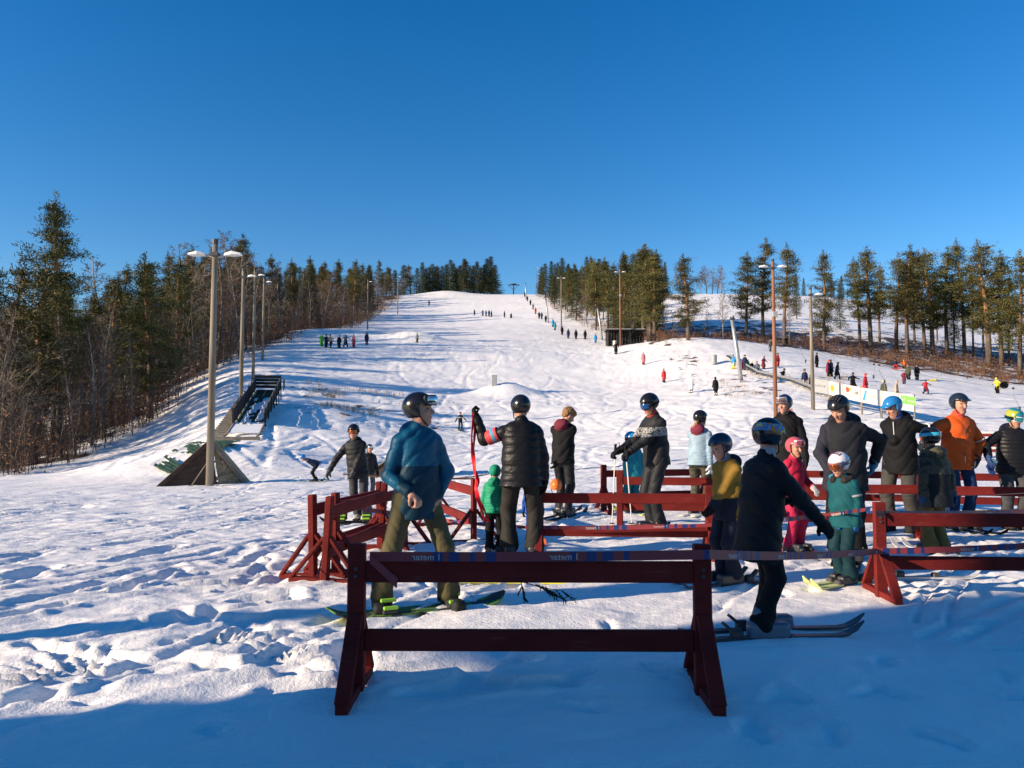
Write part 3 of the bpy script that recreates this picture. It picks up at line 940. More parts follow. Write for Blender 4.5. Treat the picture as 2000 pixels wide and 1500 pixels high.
def sp_bank(r):
    y = r.uniform(45, 66); u = r.uniform(-.27, -.12)
    return (u * y, y) if vnoise(np.array([u * y / 2.5]), np.array([y / 2.5]), 3)[0] > .12 else None


def sp_bank2(r):
    y = r.uniform(60, 80); u = r.uniform(.27, .45)
    return (u * y, y) if vnoise(np.array([u * y / 2.5]), np.array([y / 2.5]), 8)[0] > .15 else None


M_STRAW = mat('dry_grass', (.30, .20, .10), .85, .35, 2, 0)
undergrowth('dry_grass', scatter(420, sp_bank, 7) + scatter(260, sp_bank2, 8), .15, .5, 'dry grass tufts poking through thin snow on the banks', M_STRAW, .018, seed=9)
# ------------------------------------------------------------------ lamps, lift, ramps, banners
M_POLE = mat('weathered_pole', (.20, .17, .13), .85, .5, 5, .6, stretch=(1, 1, .08))
M_POLERED = mat('red_brown_pole', (.23, .10, .055), .8, .3, 5, .4, stretch=(1, 1, .08))
M_STEEL = mat('galvanised_steel', (.38, .39, .40), .5, .15, 3, .08, metal=.6)
M_DARKSTEEL = mat('dark_steel', (.06, .06, .065), .6, .2, 5, .1, metal=.3)
M_LAMP = mat('lamp_enamel', (.78, .78, .76), .4, .06, 4, .03)
M_GLASS = mat('lamp_glass', (.55, .57, .58), .2, .08, 5, 0)
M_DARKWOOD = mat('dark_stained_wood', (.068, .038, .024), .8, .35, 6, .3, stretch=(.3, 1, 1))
M_GREYWOOD = mat('grey_wood', (.21, .18, .145), .85, .3, 6, .3, stretch=(.3, 1, 1))
M_BLACKWOOD = mat('black_wood', (.018, .017, .018), .8, .3, 6, .3)
M_MAT = mat('green_plastic_mat', (.018, .060, .035), .8, .4, 9, .6)
M_SNOWCAP = mat('clean_snow', (.86, .86, .87), .6, .04, 3, .3)
M_WHITE = mat('white_sheet', (.50, .48, .44), .6, .05, 3, .05)
M_GREYSHEET = mat('grey_sheet', (.30, .31, .32), .6, .08, 3, .05)


def lamp_post(px, d, h, label, heads=2, m=None, red=False, rad=.14, rz=0.0, loc=None):
    g = Vector(loc) if loc is not None else gpt(px, d)
    e = empty('lamp_post', g, rz)
    m = M_POLERED if red else M_POLE
    b = MB(); b.tube([(0, 0, -.5), (0, 0, h * .5), (0, 0, h)], [rad, rad * .85, rad * .66], 12)
    b.build('pole', m, e, True)
    b = MB(); b.tube([(0, 0, h - .02), (0, 0, h + .14)], rad * .74, 10); b.build('pole_cap', M_DARKSTEEL, e)
    b = MB(); b.box((0, -.0, h * .955), (rad * 1.9, rad * 2.0, .12)); b.build('clamp', M_DARKSTEEL, e)
    sides = (-1, 1) if heads == 2 else (1,)
    for s in sides:
        arm = MB(); arm.tube([(s * rad * .5, 0, h - .42), (s * .30, 0, h - .36), (s * .42, -.03, h - .36)], .024, 6)
        arm.build('lamp_arm', M_STEEL, e)
        hd = MB()      # flat trapezoid street-light shell
        x0, x1 = s * .30, s * .82
        V = []
        for x, w, zt, zb in ((x0, .07, -.30, -.38), (s * .54, .15, -.24, -.36), (x1, .12, -.30, -.36)):
            V += [(x, -w, h + zb), (x, w, h + zb), (x, w * .6, h + zt), (x, -w * .6, h + zt)]
        F = [(0, 1, 2, 3), (11, 10, 9, 8)] + [(i * 4 + k, i * 4 + (k + 1) % 4, i * 4 + 4 + (k + 1) % 4, i * 4 + 4 + k) for i in range(2) for k in range(4)]
        hd.add(V, F)
        ho = hd.build('lamp_head', M_LAMP, e)
        gl = MB(); gl.box((s * .60, 0, h - .368), (.28, .18, .03)); gl.build('lamp_glass', M_GLASS, ho)
    if red:
        bx = MB(); bx.box((0, -rad - .07, h * .66), (.3, .16, .34), bev=.02); bx.build('switch_box', M_GREYSHEET, e)
    tag(e, label, 'lamp post', 'floodlight poles along the pistes')
    return e


lamp_post(413, 23.75, 7.5, 'nearest weathered lamp post with two white heads, at the dark wedge', rad=.122)
lamp_post(470, 50, 8.9, 'single headed lamp post behind the wooden inrun', 1)
lamp_post(493, 66, 9.4, 'lamp post in front of the left wood, third from the camera', 1)
lamp_post(511, 84, 9.0, 'lamp post at the wood edge above the inrun, fourth on that side', 1)
lamp_post(716, 147, 9.6, 'lamp post at the left piste edge halfway up the hill', 1)
lamp_post(775, 205, 10.5, 'lamp post at the left piste edge near the top', 1)
lamp_post(877, 268, 6.2, 'small lamp post on the summit among the spruces', 1)
lamp_post(1047, 255, 9.5, 'lamp post on the summit right of the gap', 1)
lamp_post(1097, 150, 10.8, 'lamp post beside the tow track, below the summit one', 2)
lamp_post(1213, 112, 11.3, 'tall lamp post in front of the dark shed', 2, red=True)
lamp_post(1515, 47, 9.8, 'red brown lamp post with box and two heads at the conveyor', 2, red=True, rad=.13)
lamp_post(1588, 53, 8.3, 'slim lamp post standing at the grey end of the banners', 1)
# unseen post added outside the frame to cast the shadow band on the left
lamp_post(0, 0, 9, 'added unseen thick post left of the photographer casting the shadow band', 2, rad=.22, loc=(-9.4, 3.55, 0))

# lodge behind the photographer: its shadow lies over the foreground
def lodge():
    C = Vector((-12.36, .57)); ax = Vector((.34, -.94)); ay = Vector((-.94, -.34))
    rz = math.atan2(ax.y, ax.x)
    e = empty('ski_lodge', (C.x, C.y, 0), rz)
    # local x along the front (18 m), local y back along the sun direction
    L, D, hh, rh = 18.0, 7.0, 6.6, 3.0
    s = 1 if (Matrix.Rotation(rz, 2) @ Vector((0, 1))).dot(ay) > 0 else -1
    for k in range(24):
        b = MB(); b.box((L / 2, s * .03, .14 + k * .275), (L, .05, .262), bev=.012); b.build('wall_board', M_RED, e)
    b = MB(); b.box((L / 2, s * (D / 2 + .08), hh / 2), (L - .02, D - .05, hh)); b.build('wall', M_RED, e)
    b = MB(); V = [(-.5, -s * .5, hh - .1), (L + .5, -s * .5, hh - .1), (L + .5, s * (D / 2), hh + rh), (-.5, s * (D / 2), hh + rh), (-.5, s * (D + .5), hh - .1), (L + .5, s * (D + .5), hh - .1)]
    V += [(x, y, z + .2) for x, y, z in V]
    b.add(V, [(0, 1, 2, 3), (3, 2, 5, 4), (9, 8, 7, 6), (10, 11, 8, 9), (0, 6, 7, 1), (4, 5, 11, 10), (0, 3, 9, 6), (3, 4, 10, 9), (1, 7, 8, 2), (2, 8, 11, 5)])
    b.build('roof', M_BLACKWOOD, e)
    for x in (3, 7, 11, 15):
        w = MB(); w.box((x, -s * .01, 2.2), (1.3, .08, 1.2)); wo = w.build('window', M_GLASS, e)
        f = MB()
        for q in ((x, 2.83, 1.5, .1), (x, 1.57, 1.5, .1)): f.box((q[0], -s * .05, q[1]), (q[2], .08, q[3]))
        for q in (x - .7, x + .7, x): f.box((q, -s * .05, 2.2), (.1, .078, 1.17))
        f.build('window_frame', M_WHITE, wo)
    tag(e, 'red timber lodge behind the photographer whose shadow covers the foreground', 'building')


def paint_mat(name, col, var=.3):
    m = mat(name, col, .75, var, 4, .35, bscale=30, stretch=(.4, 1, 1), spec=.15)
    N, L = m.node_tree.nodes, m.node_tree.links; P = N['Principled BSDF']
    if not any(n.label == 'wear' for n in N):
        src = P.inputs['Base Color'].links[0].from_socket
        tc = N.new('ShaderNodeTexCoord'); mp = N.new('ShaderNodeMapping'); mp.inputs['Scale'].default_value = (1.2, 9, 9)
        L.new(tc.outputs['Object'], mp.inputs['Vector'])
        nz = N.new('ShaderNodeTexNoise'); nz.inputs['Scale'].default_value = 3.5; nz.inputs['Detail'].default_value = 8; nz.inputs['Roughness'].default_value = .7
        L.new(mp.outputs[0], nz.inputs['Vector'])
        mr = N.new('ShaderNodeMapRange'); mr.label = 'wear'; mr.inputs[1].default_value = .60; mr.inputs[2].default_value = .72; mr.inputs[4].default_value = .55
        L.new(nz.outputs['Fac'], mr.inputs[0])
        mx = N.new('ShaderNodeMixRGB'); mx.inputs[2].default_value = (.22, .10, .075, 1)
        L.new(mr.outputs[0], mx.inputs[0]); L.new(src, mx.inputs[1]); L.new(mx.outputs[0], P.inputs['Base Color'])
    return m


M_RED = paint_mat('falu_red_paint', (.135, .0135, .0115))
M_REDFADED = paint_mat('faded_red_paint', (.27, .085, .07))
lodge()

# ------------------------------------------------------------------ lift towers and tow
def tow_tower(px, d, h, lean, label, rad=.21):
    g = gpt(px, d)
    e = empty('lift_tower', g)
    b = MB(); top = Vector((-lean * h, 0, h)); b.tube([(0, 0, -.5), top * .5, top], [rad, rad * .9, rad * .8], 12); b.build('mast', M_STEEL, e, True)
    c = MB(); c.box(top + Vector((0, 0, .08)), (.34, .9, .12)); c.build('crossarm', M_DARKSTEEL, e)
    for s in (-1, 1):
        w = MB(); w.tube([top + Vector((-.05, s * .4, .2)), top + Vector((.05, s * .4, .2))], .16, 12); w.build('sheave', M_DARKSTEEL, e)
    b = MB(); b.box((0, 0, .02), (.7, .7, .3), bev=.04); b.build('footing', M_GREYSHEET, e)
    tag(e, label, 'lift tower', 'leaning steel towers of the tow')
    return e


tow_tower(1450, 72, 5.9, .14, 'grey leaning steel lift tower beside the conveyor')
tow_tower(1178, 128, 5.4, .15, 'grey leaning steel lift tower left of the dark shed', .2)
tow_tower(1072, 172, 5.2, .12, 'grey leaning lift tower higher on the tow track', .2)
tow_tower(1028, 240, 5.0, .05, 'uppermost lift tower below the summit', .2)
# summit return station
g = gpt(1003, 268)
e = empty('lift_return_station', g)
b = MB(); b.tube([(0, 0, -.5), (0, 0, 3.6)], .22, 8); b.build('mast', M_DARKSTEEL, e)
b = MB(); b.box((0, 0, 3.4), (4.2, .3, .22)); b.bar((0, 0, 1.6), (1.7, 0, 3.3), .12, .12); b.bar((0, 0, 1.6), (-1.7, 0, 3.3), .12, .12); b.build('crossbeam', M_DARKSTEEL, e)
b = MB(); b.tube([(0, 0, 3.55), (0, 0, 3.75)], 1.1, 16); b.build('bullwheel', M_DARKSTEEL, e)
tag(e, 'dark T shaped lift return mast on the skyline gap', 'lift mast')

def cable(name, pts, rad, label, cat='cable', m=None):
    P = []
    for a, b_ in zip(pts[:-1], pts[1:]):
        a = Vector(a); b_ = Vector(b_)
        for k in range(8):
            t = k / 8; p = a.lerp(b_, t); p.z -= .012 * (b_ - a).length * 4 * t * (1 - t); P.append(p)
    P.append(Vector(pts[-1]))
    b = MB(); b.tube(P, rad, 4); o = b.build(name, m or M_DARKSTEEL); tag(o, label, cat); return o


tt = [gpt(px, d) + Vector((-l * h, 0, h + .3)) for px, d, h, l in ((1450, 72, 5.9, .14), (1178, 128, 5.4, .15), (1072, 172, 5.2, .12), (1028, 240, 5, .05), (1003, 268, 3.4, 0))]
cable('tow_cable', tt, .012, 'thin steel tow cable running up to the summit mast')
kc = [at(1436, 652, 72), at(1563, 676, 64), at(1714, 714, 56), at(1979, 760, 48), at(2250, 800, 42)]
cable('nursery_tow_cable', kc, .010, 'thin tow cable above the nursery slope on the right')


def hanger(px, py, d, L, curl, label):
    p = at(px, py, d)
    e = empty('tow_hanger', p)
    b = MB(); b.tube([(0, 0, 0), (-.02, 0, -.25 * L), (.05, 0, -.45 * L), (curl * .55, 0, -.75 * L), (curl, 0, -L)], .022, 6); b.build('hanger_bar', M_STEEL, e)
    b = MB(); b.box((curl, 0, -L - .12), (.12, .1, .26), bev=.03); b.build('spring_box', M_DARKSTEEL, e)
    b = MB(); b.tube([(curl, 0, -L - .22), (curl, 0, -L - .75)], .012, 5); b.tube([(curl - .25, 0, -L - .75), (curl + .25, 0, -L - .75)], .02, 6); b.build('tow_bar', M_GREYSHEET, e)
    b = MB(); b.box((0, 0, .05), (.14, .06, .12)); b.build('cable_clamp', M_DARKSTEEL, e)
    tag(e, label, 'tow hanger', 'hangers on the nursery tow')


hanger(1563, 677, 64, 1.1, .42, 'curved tow hanger swinging above the upper nursery slope')
hanger(1707, 713, 56.4, .75, -.06, 'short tow hanger left of the curved one above the banners')
hanger(1717, 714, 56, 1.05, .36, 'curved tow hanger hanging just above the white banners')
hanger(1979, 760, 48, 1.1, .35, 'curved tow hanger at the right border')

# ------------------------------------------------------------------ dark shed, drums
g = gpt(1222, 114)
e = empty('storage_shed', g)
b = MB()
for k in range(13): b.box((-2.55 + k * .425, 1.2, 1.0), (.41, .05, 2.2), bev=.01)
b.build('back_wall', M_BLACKWOOD, e)
for x in (-2.6, -1.1, .6, 2.6):
    p = MB(); p.box((x, -1.0, 1.0), (.14, .14, 2.2)); p.bar((x, -1.0, 1.3), (x + .55, -1.0, 1.95), .08, .08); p.build('post', M_BLACKWOOD, e)
p = MB(); p.box((-2.66, .1, .9), (.05, 2.1, 2.0)); p.build('side_wall', M_BLACKWOOD, e)
p = MB(); p.box((2.66, .1, .9), (.05, 2.1, 2.0)); p.build('side_wall', M_BLACKWOOD, e)
p = MB(); p.box((0, .1, 2.16), (5.9, 2.9, .12)); r_ = p.build('roof', M_BLACKWOOD, e)
p = MB(); p.box((0, .1, 2.25), (5.7, 2.7, .06), bev=.03); p.build('snow_patch', M_SNOWCAP, r_)
tag(e, 'low black wooden open shed under the pines', 'shed')


def drum(px, d, h, r, m, label):
    e = empty('drum', gpt(px, d))
    b = MB(); b.tube([(0, 0, -.1), (0, 0, .05), (0, 0, h - .04), (0, 0, h)], [r, r, r, r * .93], 14); b.build('shell', m, e, True)
    b = MB()
    for z in (.3 * h, .65 * h): b.tube([(0, 0, z - .02), (0, 0, z + .02)], r * 1.05, 14)
    b.build('hoop', M_STEEL, e)
    tag(e, label, 'drum')


drum(1396, 86, 1.0, .32, M_GREYSHEET, 'grey drum on the snowy bank left of the conveyor top')
drum(1202, 110, .9, .3, M_WHITE, 'white drum in front of the dark shed')

# ------------------------------------------------------------------ conveyor lift
A = [gpt(px, d) for px, d in ((1424, 88), (1480, 79), (1545, 70), (1600, 63), (1650, 57.5))]
e = empty('conveyor_lift', A[-1])
off = A[-1]
b = MB()
for a, c in zip(A[:-1], A[1:]): b.bar(a - off + Vector((0, 0, .30)), c - off + Vector((0, 0, .30)), .6, .06)
b.build('belt', M_DARKSTEEL, e)
for s in (-.45, .45):
    b = MB()
    for a, c in zip(A[:-1], A[1:]): b.bar(a - off + Vector((0, s, .38)), c - off + Vector((0, s, .38)), .10, .16)
    b.build('side_rail', M_STEEL, e)
for a, c in zip(A[:-1], A[1:]):
    for k in range(4):
        p = a.lerp(c, (k + .5) / 4) - off
        b = MB(); b.box(p + Vector((0, -.45, .05)), (.09, .09, .62)); b.box(p + Vector((0, .45, .05)), (.09, .09, .62)); b.box(p + Vector((0, 0, .2)), (.06, .86, .06)); b.build('trestle', M_STEEL, e)
tag(e, 'grey carpet conveyor running up the nursery slope', 'conveyor')

# ------------------------------------------------------------------ banners
M_ORANGE = mat('print_orange', (.75, .30, .03), .6, .1, 4, 0)
M_PRED = mat('print_red', (.62, .06, .03), .6, .1, 4, 0)
M_PBLUE = mat('print_blue', (.03, .28, .60), .6, .1, 4, 0)
M_PGREEN = mat('print_green', (.16, .62, .08), .6, .1, 4, 0)
M_PBLACK = mat('print_black', (.03, .03, .035), .6, .1, 4, 0)
M_PTAN = mat('print_tan', (.60, .52, .36), .6, .1, 4, 0)
M_PGREY = mat('print_grey', (.13, .14, .15), .6, .1, 4, 0)
BAN = [(1589, 57.0), (1619, 55.2), (1647, 53.5), (1682, 51.6), (1720, 49.6), (1756, 47.8), (1786, 46.4), (1830, 44.5), (1872, 42.8)]
BLAB = ['grey banner board at the upper end of the banner row', 'white banner with round orange emblem', 'white banner with red spot and black print', 'white banner with blue slanting mark', 'bare white banner with tan lettering', 'white banner with bright green print', 'pale banner with faint green print', 'plain white banner at the lower end of the row']


def glyphs(b, x0, x1, z0, z1, n, r):
    """row of small letter-like strokes"""
    w = (x1 - x0) / n
    for k in range(n):
        if r.random() < .12: continue
        x = x0 + (k + .5) * w; hgt = (z1 - z0) * r.choice([.6, .6, 1])
        b.box((x - w * .25, -.022, z0 + hgt / 2), (w * .18, .006, hgt))
        b.box((x + w * .05, -.022, z0 + r.choice([.1, .5, .9]) * hgt), (w * .42, .0055, (z1 - z0) * .16))
        if r.random() < .6: b.box((x + w * .26, -.022, z0 + hgt / 2), (w * .16, .005, hgt * .8))


for k in range(6):
    a = gpt(*BAN[k]); c = gpt(*BAN[k + 1]); d = c - a; L = math.hypot(d.x, d.y)
    e = empty('banner', a, math.atan2(d.y, d.x))
    zz = d.z / L
    def shear(mb):
        mb.V = [(v[0], v[1], v[2] + zz * v[0]) for v in mb.V]; return mb
    z0, z1 = .75, 1.75
    b = MB(); b.box((L / 2, 0, (z0 + z1) / 2), (L - .05, .03, z1 - z0)); sh = shear(b).build('sheet', M_GREYSHEET if k == 0 else M_WHITE, e)
    for x in (.04, L - .06):
        b = MB(); b.box((x, .05, .85), (.07, .06, 1.9)); shear(b).build('stake', M_GREYWOOD, e)
    b = MB(); b.bar((0, .05, .5), (L, .05, .5), .04, .05); shear(b).build('crossbar', M_STEEL, e)
    r = random.Random(k)
    def disc(x, z, rad, m):
        b = MB(); n = 18
        b.add([(x, -.0225, z)] + [(x + rad * math.cos(i * 6.283 / n), -.0225, z + rad * math.sin(i * 6.283 / n)) for i in range(n)], [(0, i + 1, (i + 1) % n + 1) for i in range(n)])
        shear(b).build('emblem', m, sh)
    if k == 0: b = MB(); glyphs(b, .25, L - .3, 1.2, 1.36, 12, r); shear(b).build('print', M_PGREY, sh)
    if k == 1:
        disc(.5, 1.28, .24, M_ORANGE)
        b = MB(); glyphs(b, .95, L - .2, 1.2, 1.32, 9, r); shear(b).build('print', M_PTAN, sh)
    if k == 2:
        disc(.55, 1.42, .19, M_PRED); disc(.85, 1.47, .11, M_ORANGE); b = MB(); glyphs(b, 1.3, L - .25, 1.2, 1.5, 5, r); shear(b).build('print', M_PBLACK, sh)
        b = MB(); glyphs(b, .3, 1.2, 1.02, 1.12, 8, r); shear(b).build('print', M_PGREY, sh)
    if k == 3:
        b = MB(); b.add([(.2, -.0225, .9), (.42, -.0225, .9), (.72, -.0225, 1.6), (.5, -.0225, 1.6)], [(0, 1, 2, 3)]); shear(b).build('emblem', M_PBLUE, sh)
        b = MB(); glyphs(b, .9, L - .2, 1.15, 1.4, 9, r); shear(b).build('print', M_PTAN, sh)
    if k == 4: b = MB(); glyphs(b, .3, L - .3, 1.1, 1.3, 10, r); shear(b).build('print', M_PTAN, sh)
    if k == 5:
        b = MB(); b.box((.9, -.02, 1.4), (1.35, .006, .5)); shear(b).build('emblem', M_PGREEN, sh)
        b = MB(); glyphs(b, .35, 1.5, 1.28, 1.5, 7, r); b.V = [(v[0], v[1] - .006, v[2]) for v in b.V]; shear(b).build('print', M_WHITE, sh)
    if k == 6: b = MB(); glyphs(b, .2, L - .3, 1.1, 1.5, 7, r); shear(b).build('print', mat('print_palegreen', (.5, .66, .45), .6, .1, 4, 0), sh)
    tag(e, BLAB[k], 'banner', 'banners along the nursery slope')

# small warning sign and red and white barrier beyond the queue
g = gpt(1541, 36)
e = empty('warning_sign', g)
b = MB(); b.box((0, 0, .75), (.04, .03, 1.7)); b.build('stake', M_GREYWOOD, e)
b = MB(); b.box((0, -.03, 1.42), (.34, .02, .42)); s_ = b.build('plate', M_WHITE, e)
b = MB(); b.box((0, -.042, 1.56), (.26, .006, .06)); b.box((-.07, -.042, 1.40), (.1, .006, .14)); b.build('print', M_PRED, s_)
b = MB(); b.box((.07, -.042, 1.40), (.1, .006, .14)); b.box((0, -.042, 1.27), (.24, .006, .04)); b.build('print', M_PBLUE, s_)
tag(e, 'small white sign with red and blue print at the nursery slope', 'sign')
g = gpt(1918, 30)
e = empty('slatted_barrier', g, R(-25))
for x in (-.42, .42):
    b = MB(); b.box((x, .03, .5), (.06, .06, 1.1)); b.build('post', M_STEEL, e)
for k in range(4):
    b = MB(); b.box((0, -.02, .28 + k * .2), (.86, .03, .11)); b.build('slat', M_RED, e)
    b = MB(); b.box((0, -.018, .38 + k * .2), (.86, .022, .075)); b.build('slat', M_WHITE, e)
tag(e, 'low barrier of red and white slats beside the orange jacket', 'barrier')
g = gpt(1896, 29)
e = empty('course_board', g, R(-15))
b = MB(); b.box((0, 0, .55), (.36, .03, 1.0), bev=.01); s_ = b.build('panel', mat('cream_board', (.72, .68, .52), .6, .06, 3, .05), e)
b = MB()
for q in ((.0, .78, .16, .035), (-.065, .71, .035, .11), (0, .64, .16, .035), (.065, .57, .035, .11), (0, .50, .16, .035)): b.box((q[0] + .05, -.02, q[1]), (q[2], .008, q[3]))
b.build('letter', M_PTAN, s_)
for x in (-.13, .13):
    b = MB(); b.box((x, .03, .1), (.05, .04, .5)); b.build('stake', M_GREYWOOD, e)
tag(e, 'cream board with a letter S behind the orange jacket', 'board')

# ------------------------------------------------------------------ kicker post, wedge, dark wedge with the lamp, mat, inrun
g = gpt(965, 72.2)
e = empty('kicker_box', g + Vector((0, 0, -.1)))
b = MB(); b.box((0, 0, .5), (.5, .5, 1.25), bev=.04); b.build('casing', M_GREYSHEET, e)
b = MB(); b.box((0, 0, 1.16), (.58, .58, .1), bev=.03); b.build('lid', M_SNOWCAP, e)
tag(e, 'grey box post set into the snow kicker on the piste', 'box')

g = G(716, 929)
e = empty('jump_ramp', g)
pr = [(0, 0), (.75, .52), (2.3, .62), (2.3, -.3), (0, -.3)]
b = MB(); n = len(pr); b.add([(x, 0, z) for x, z in pr] + [(x, 1.6, z) for x, z in pr], [tuple(range(n))[::-1], tuple(range(n, 2 * n))] + [(i, (i + 1) % n, n + (i + 1) % n, n + i) for i in range(n)]); b.build('side_panel', M_DARKWOOD, e)
b = MB(); b.bar((-.06, .8, .03), (.75, .8, .585), 1.7, .05); b.bar((.75, .8, .575), (2.35, .8, .675), 1.7, .05); b.build('deck', M_GREYWOOD, e)
tag(e, 'low dark wooden kicker ramp behind the blue jacket', 'ramp')

# dark wedge under the lamp: two plank triangles meeting at the ridge, rubble fill on the right
base = gpt(413, 24.4)
e = empty('wooden_wedge', base)
def loc(px, py, d): return at(px, py, d) - base
apex = loc(411, 864, 24.4); bl = loc(300, 958, 23.6); bm = loc(424, 952, 24.2); br = loc(482, 946, 24.9)
n = 9
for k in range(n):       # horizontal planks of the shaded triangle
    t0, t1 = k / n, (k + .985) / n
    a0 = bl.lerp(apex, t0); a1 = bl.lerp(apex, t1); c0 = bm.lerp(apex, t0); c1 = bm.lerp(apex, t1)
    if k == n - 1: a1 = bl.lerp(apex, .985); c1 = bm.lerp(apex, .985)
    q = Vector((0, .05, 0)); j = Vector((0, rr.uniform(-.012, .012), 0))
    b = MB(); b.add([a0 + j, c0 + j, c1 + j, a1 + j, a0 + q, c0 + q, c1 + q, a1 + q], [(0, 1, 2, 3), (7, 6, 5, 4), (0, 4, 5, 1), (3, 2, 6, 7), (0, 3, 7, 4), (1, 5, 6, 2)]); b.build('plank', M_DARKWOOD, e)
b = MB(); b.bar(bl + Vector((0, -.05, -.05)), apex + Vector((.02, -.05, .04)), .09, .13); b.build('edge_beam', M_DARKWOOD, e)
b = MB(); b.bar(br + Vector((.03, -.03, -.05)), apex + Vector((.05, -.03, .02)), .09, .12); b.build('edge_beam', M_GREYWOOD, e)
b = MB(); b.bar(loc(372, 952, 23.6), loc(410, 896, 24.0), .03, .03); b.build('guy_rope', M_GREYWOOD, e)
b = MB(); b.bar(loc(425, 880, 24.2), loc(446, 905, 24.35), .04, .05); b.build('brace', M_GREYWOOD, e)
# right face: boards above, stones below
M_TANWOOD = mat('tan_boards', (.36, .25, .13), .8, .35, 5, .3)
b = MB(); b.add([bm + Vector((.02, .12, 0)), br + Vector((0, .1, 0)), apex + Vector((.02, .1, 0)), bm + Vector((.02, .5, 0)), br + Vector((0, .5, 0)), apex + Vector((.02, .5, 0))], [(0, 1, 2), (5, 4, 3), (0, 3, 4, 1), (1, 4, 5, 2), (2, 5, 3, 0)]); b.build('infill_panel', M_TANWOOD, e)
M_STONE = mat('rubble_stone', (.33, .27, .19), .9, .45, 6, .5)
r = random.Random(8)
for k in range(46):
    u_ = r.random(); v_ = r.random() ** 1.5 * .58
    if u_ > 1 - v_ * 1.02: u_ = (1 - v_) * r.random()
    p = bm.lerp(br, u_ + .0) .lerp(apex, v_) if False else (bm * (1 - u_ - v_) + br * u_ + apex * v_)
    if p.x > (br * (1 - v_) + apex * v_).x - .06: continue
    s = r.uniform(.045, .085); st = MB()
    V = []
    for a_ in range(5):
        for b_ in range(3):
            an = a_ * 1.257 + r.uniform(-.25, .25); ph = (-.9, 0, .9)[b_]
            V.append(p + Vector((math.cos(an) * math.cos(ph), .55 * math.sin(ph), math.sin(an) * math.cos(ph))) * s * r.uniform(.8, 1.15) + Vector((0, .07, 0)))
    F = [(a_ * 3 + b_, ((a_ + 1) % 5) * 3 + b_, ((a_ + 1) % 5) * 3 + b_ + 1, a_ * 3 + b_ + 1) for a_ in range(5) for b_ in range(2)] + [tuple(a_ * 3 for a_ in range(5))[::-1], tuple(a_ * 3 + 2 for a_ in range(5))]
    st.add(V, F); st.build('stone', M_STONE, e)
tag(e, 'triangular dark plank wedge with rubble fill at the nearest lamp post', 'wedge')

# green plastic matting of the old landing slope, patchy under snow
def mat_strip():
    V = []; F = []; M = []
    r = np.random.default_rng(4)
    a = (at(300, 905, 27.5), at(352, 920, 25.5)); c = (at(405, 842, 33.5), at(470, 850, 31.5))
    nu, nv = 46, 14
    for i in range(nu):
        for j in range(nv):
            s, t = i / (nu - 1), j / (nv - 1)
            x = (a[0].x * (1 - t) + a[1].x * t) * (1 - s) + (c[0].x * (1 - t) + c[1].x * t) * s
            y = (a[0].y * (1 - t) + a[1].y * t) * (1 - s) + (c[0].y * (1 - t) + c[1].y * t) * s
            V.append((x, y, gz(x, y) + .09 + .03 * r.random() + .02 * (i % 2)))
    for i in range(nu - 1):
        for j in range(nv - 1):
            s = i / nu; t = j / nv
            if fbm(np.array([s * 9.0]), np.array([t * 3.0]), 3, 3)[0] + .28 - 1.2 * abs(t - .45) * (.4 + .6 * (i % 3 == 0)) < .02: continue
            F.append((i * nv + j, i * nv + j + 1, (i + 1) * nv + j + 1, (i + 1) * nv + j))
    me = mesh_data('plastic_mat', np.array(V), F, [M_MAT])
    o = obj('plastic_mat', me)
    md = o.modifiers.new('thick', 'SOLIDIFY'); md.thickness = .02
    tag(o, 'dark green plastic matting showing through snow behind the wedge', 'matting')


mat_strip()

# wooden inrun with slatted sides
b0 = gpt(478, 39.0); t0 = gpt(523, 50.5) + Vector((0, 0, .75))
ax = t0 - b0; Lr = ax.length
e = empty('ski_jump_inrun', b0)
e.rotation_euler = ax.to_track_quat('X', 'Z').to_euler()
Wd = 1.55
for k in range(30):
    b = MB(); b.box((.2 + k * (Lr - .3) / 29, 0, .12), ((Lr - .3) / 29 * .93, Wd - .1, .05)); b.build('deck_plank', M_MAT if 5 < k < 27 else M_SNOWCAP if k <= 5 else M_BLACKWOOD, e)
for s in (-1, 1):
    for k in range(4):
        b = MB(); b.box((Lr * .58, s * Wd / 2, .28 + k * .19), (Lr * .84, .04, .165), bev=.01); b.build('side_board', M_BLACKWOOD if s > 0 or k < 3 else M_GREYWOOD, e)
    for k in range(7):
        b = MB(); b.box((Lr * .17 + k * Lr * .137, s * (Wd / 2 + .05), .25), (.08, .06, 1.5)); b.build('side_post', M_BLACKWOOD, e)
    b = MB(); b.tube([(-1.4, s * Wd * .5, .28), (-.5, s * Wd * .5, .14), (.6, s * Wd * .5, .12), (Lr * .2, s * Wd * .5, .14)], .05, 6); b.build('curved_edge', M_GREYWOOD, e)
for k in range(4):
    b = MB(); b.box((Lr + .1, 0, .35 + k * .22), (.04, Wd + .1, .19), bev=.01); b.build('back_board', M_BLACKWOOD, e)
for k in range(3):
    b = MB(); b.box((Lr * .93, -Wd / 2 - .3, .45 + k * .22), (.9, .04, .17)); b.build('landing_board', M_BLACKWOOD, e)
for k in range(24):      # step ladder on the left
    b = MB(); b.box((k * Lr / 24 - .3, Wd / 2 + .45, -.02), (.07, .75, .1)); b.build('step', M_GREYWOOD, e)
b = MB()
r = np.random.default_rng(3)
nu, nv = 22, 7
V = [((.15 + .6 * i / (nu - 1)) * Lr, (-.62 + 1.1 * j / (nv - 1)) * Wd * .62, .155 + .06 * math.sin(i * .9 + j) ** 2 + .04 * r.random()) for i in range(nu) for j in range(nv)]
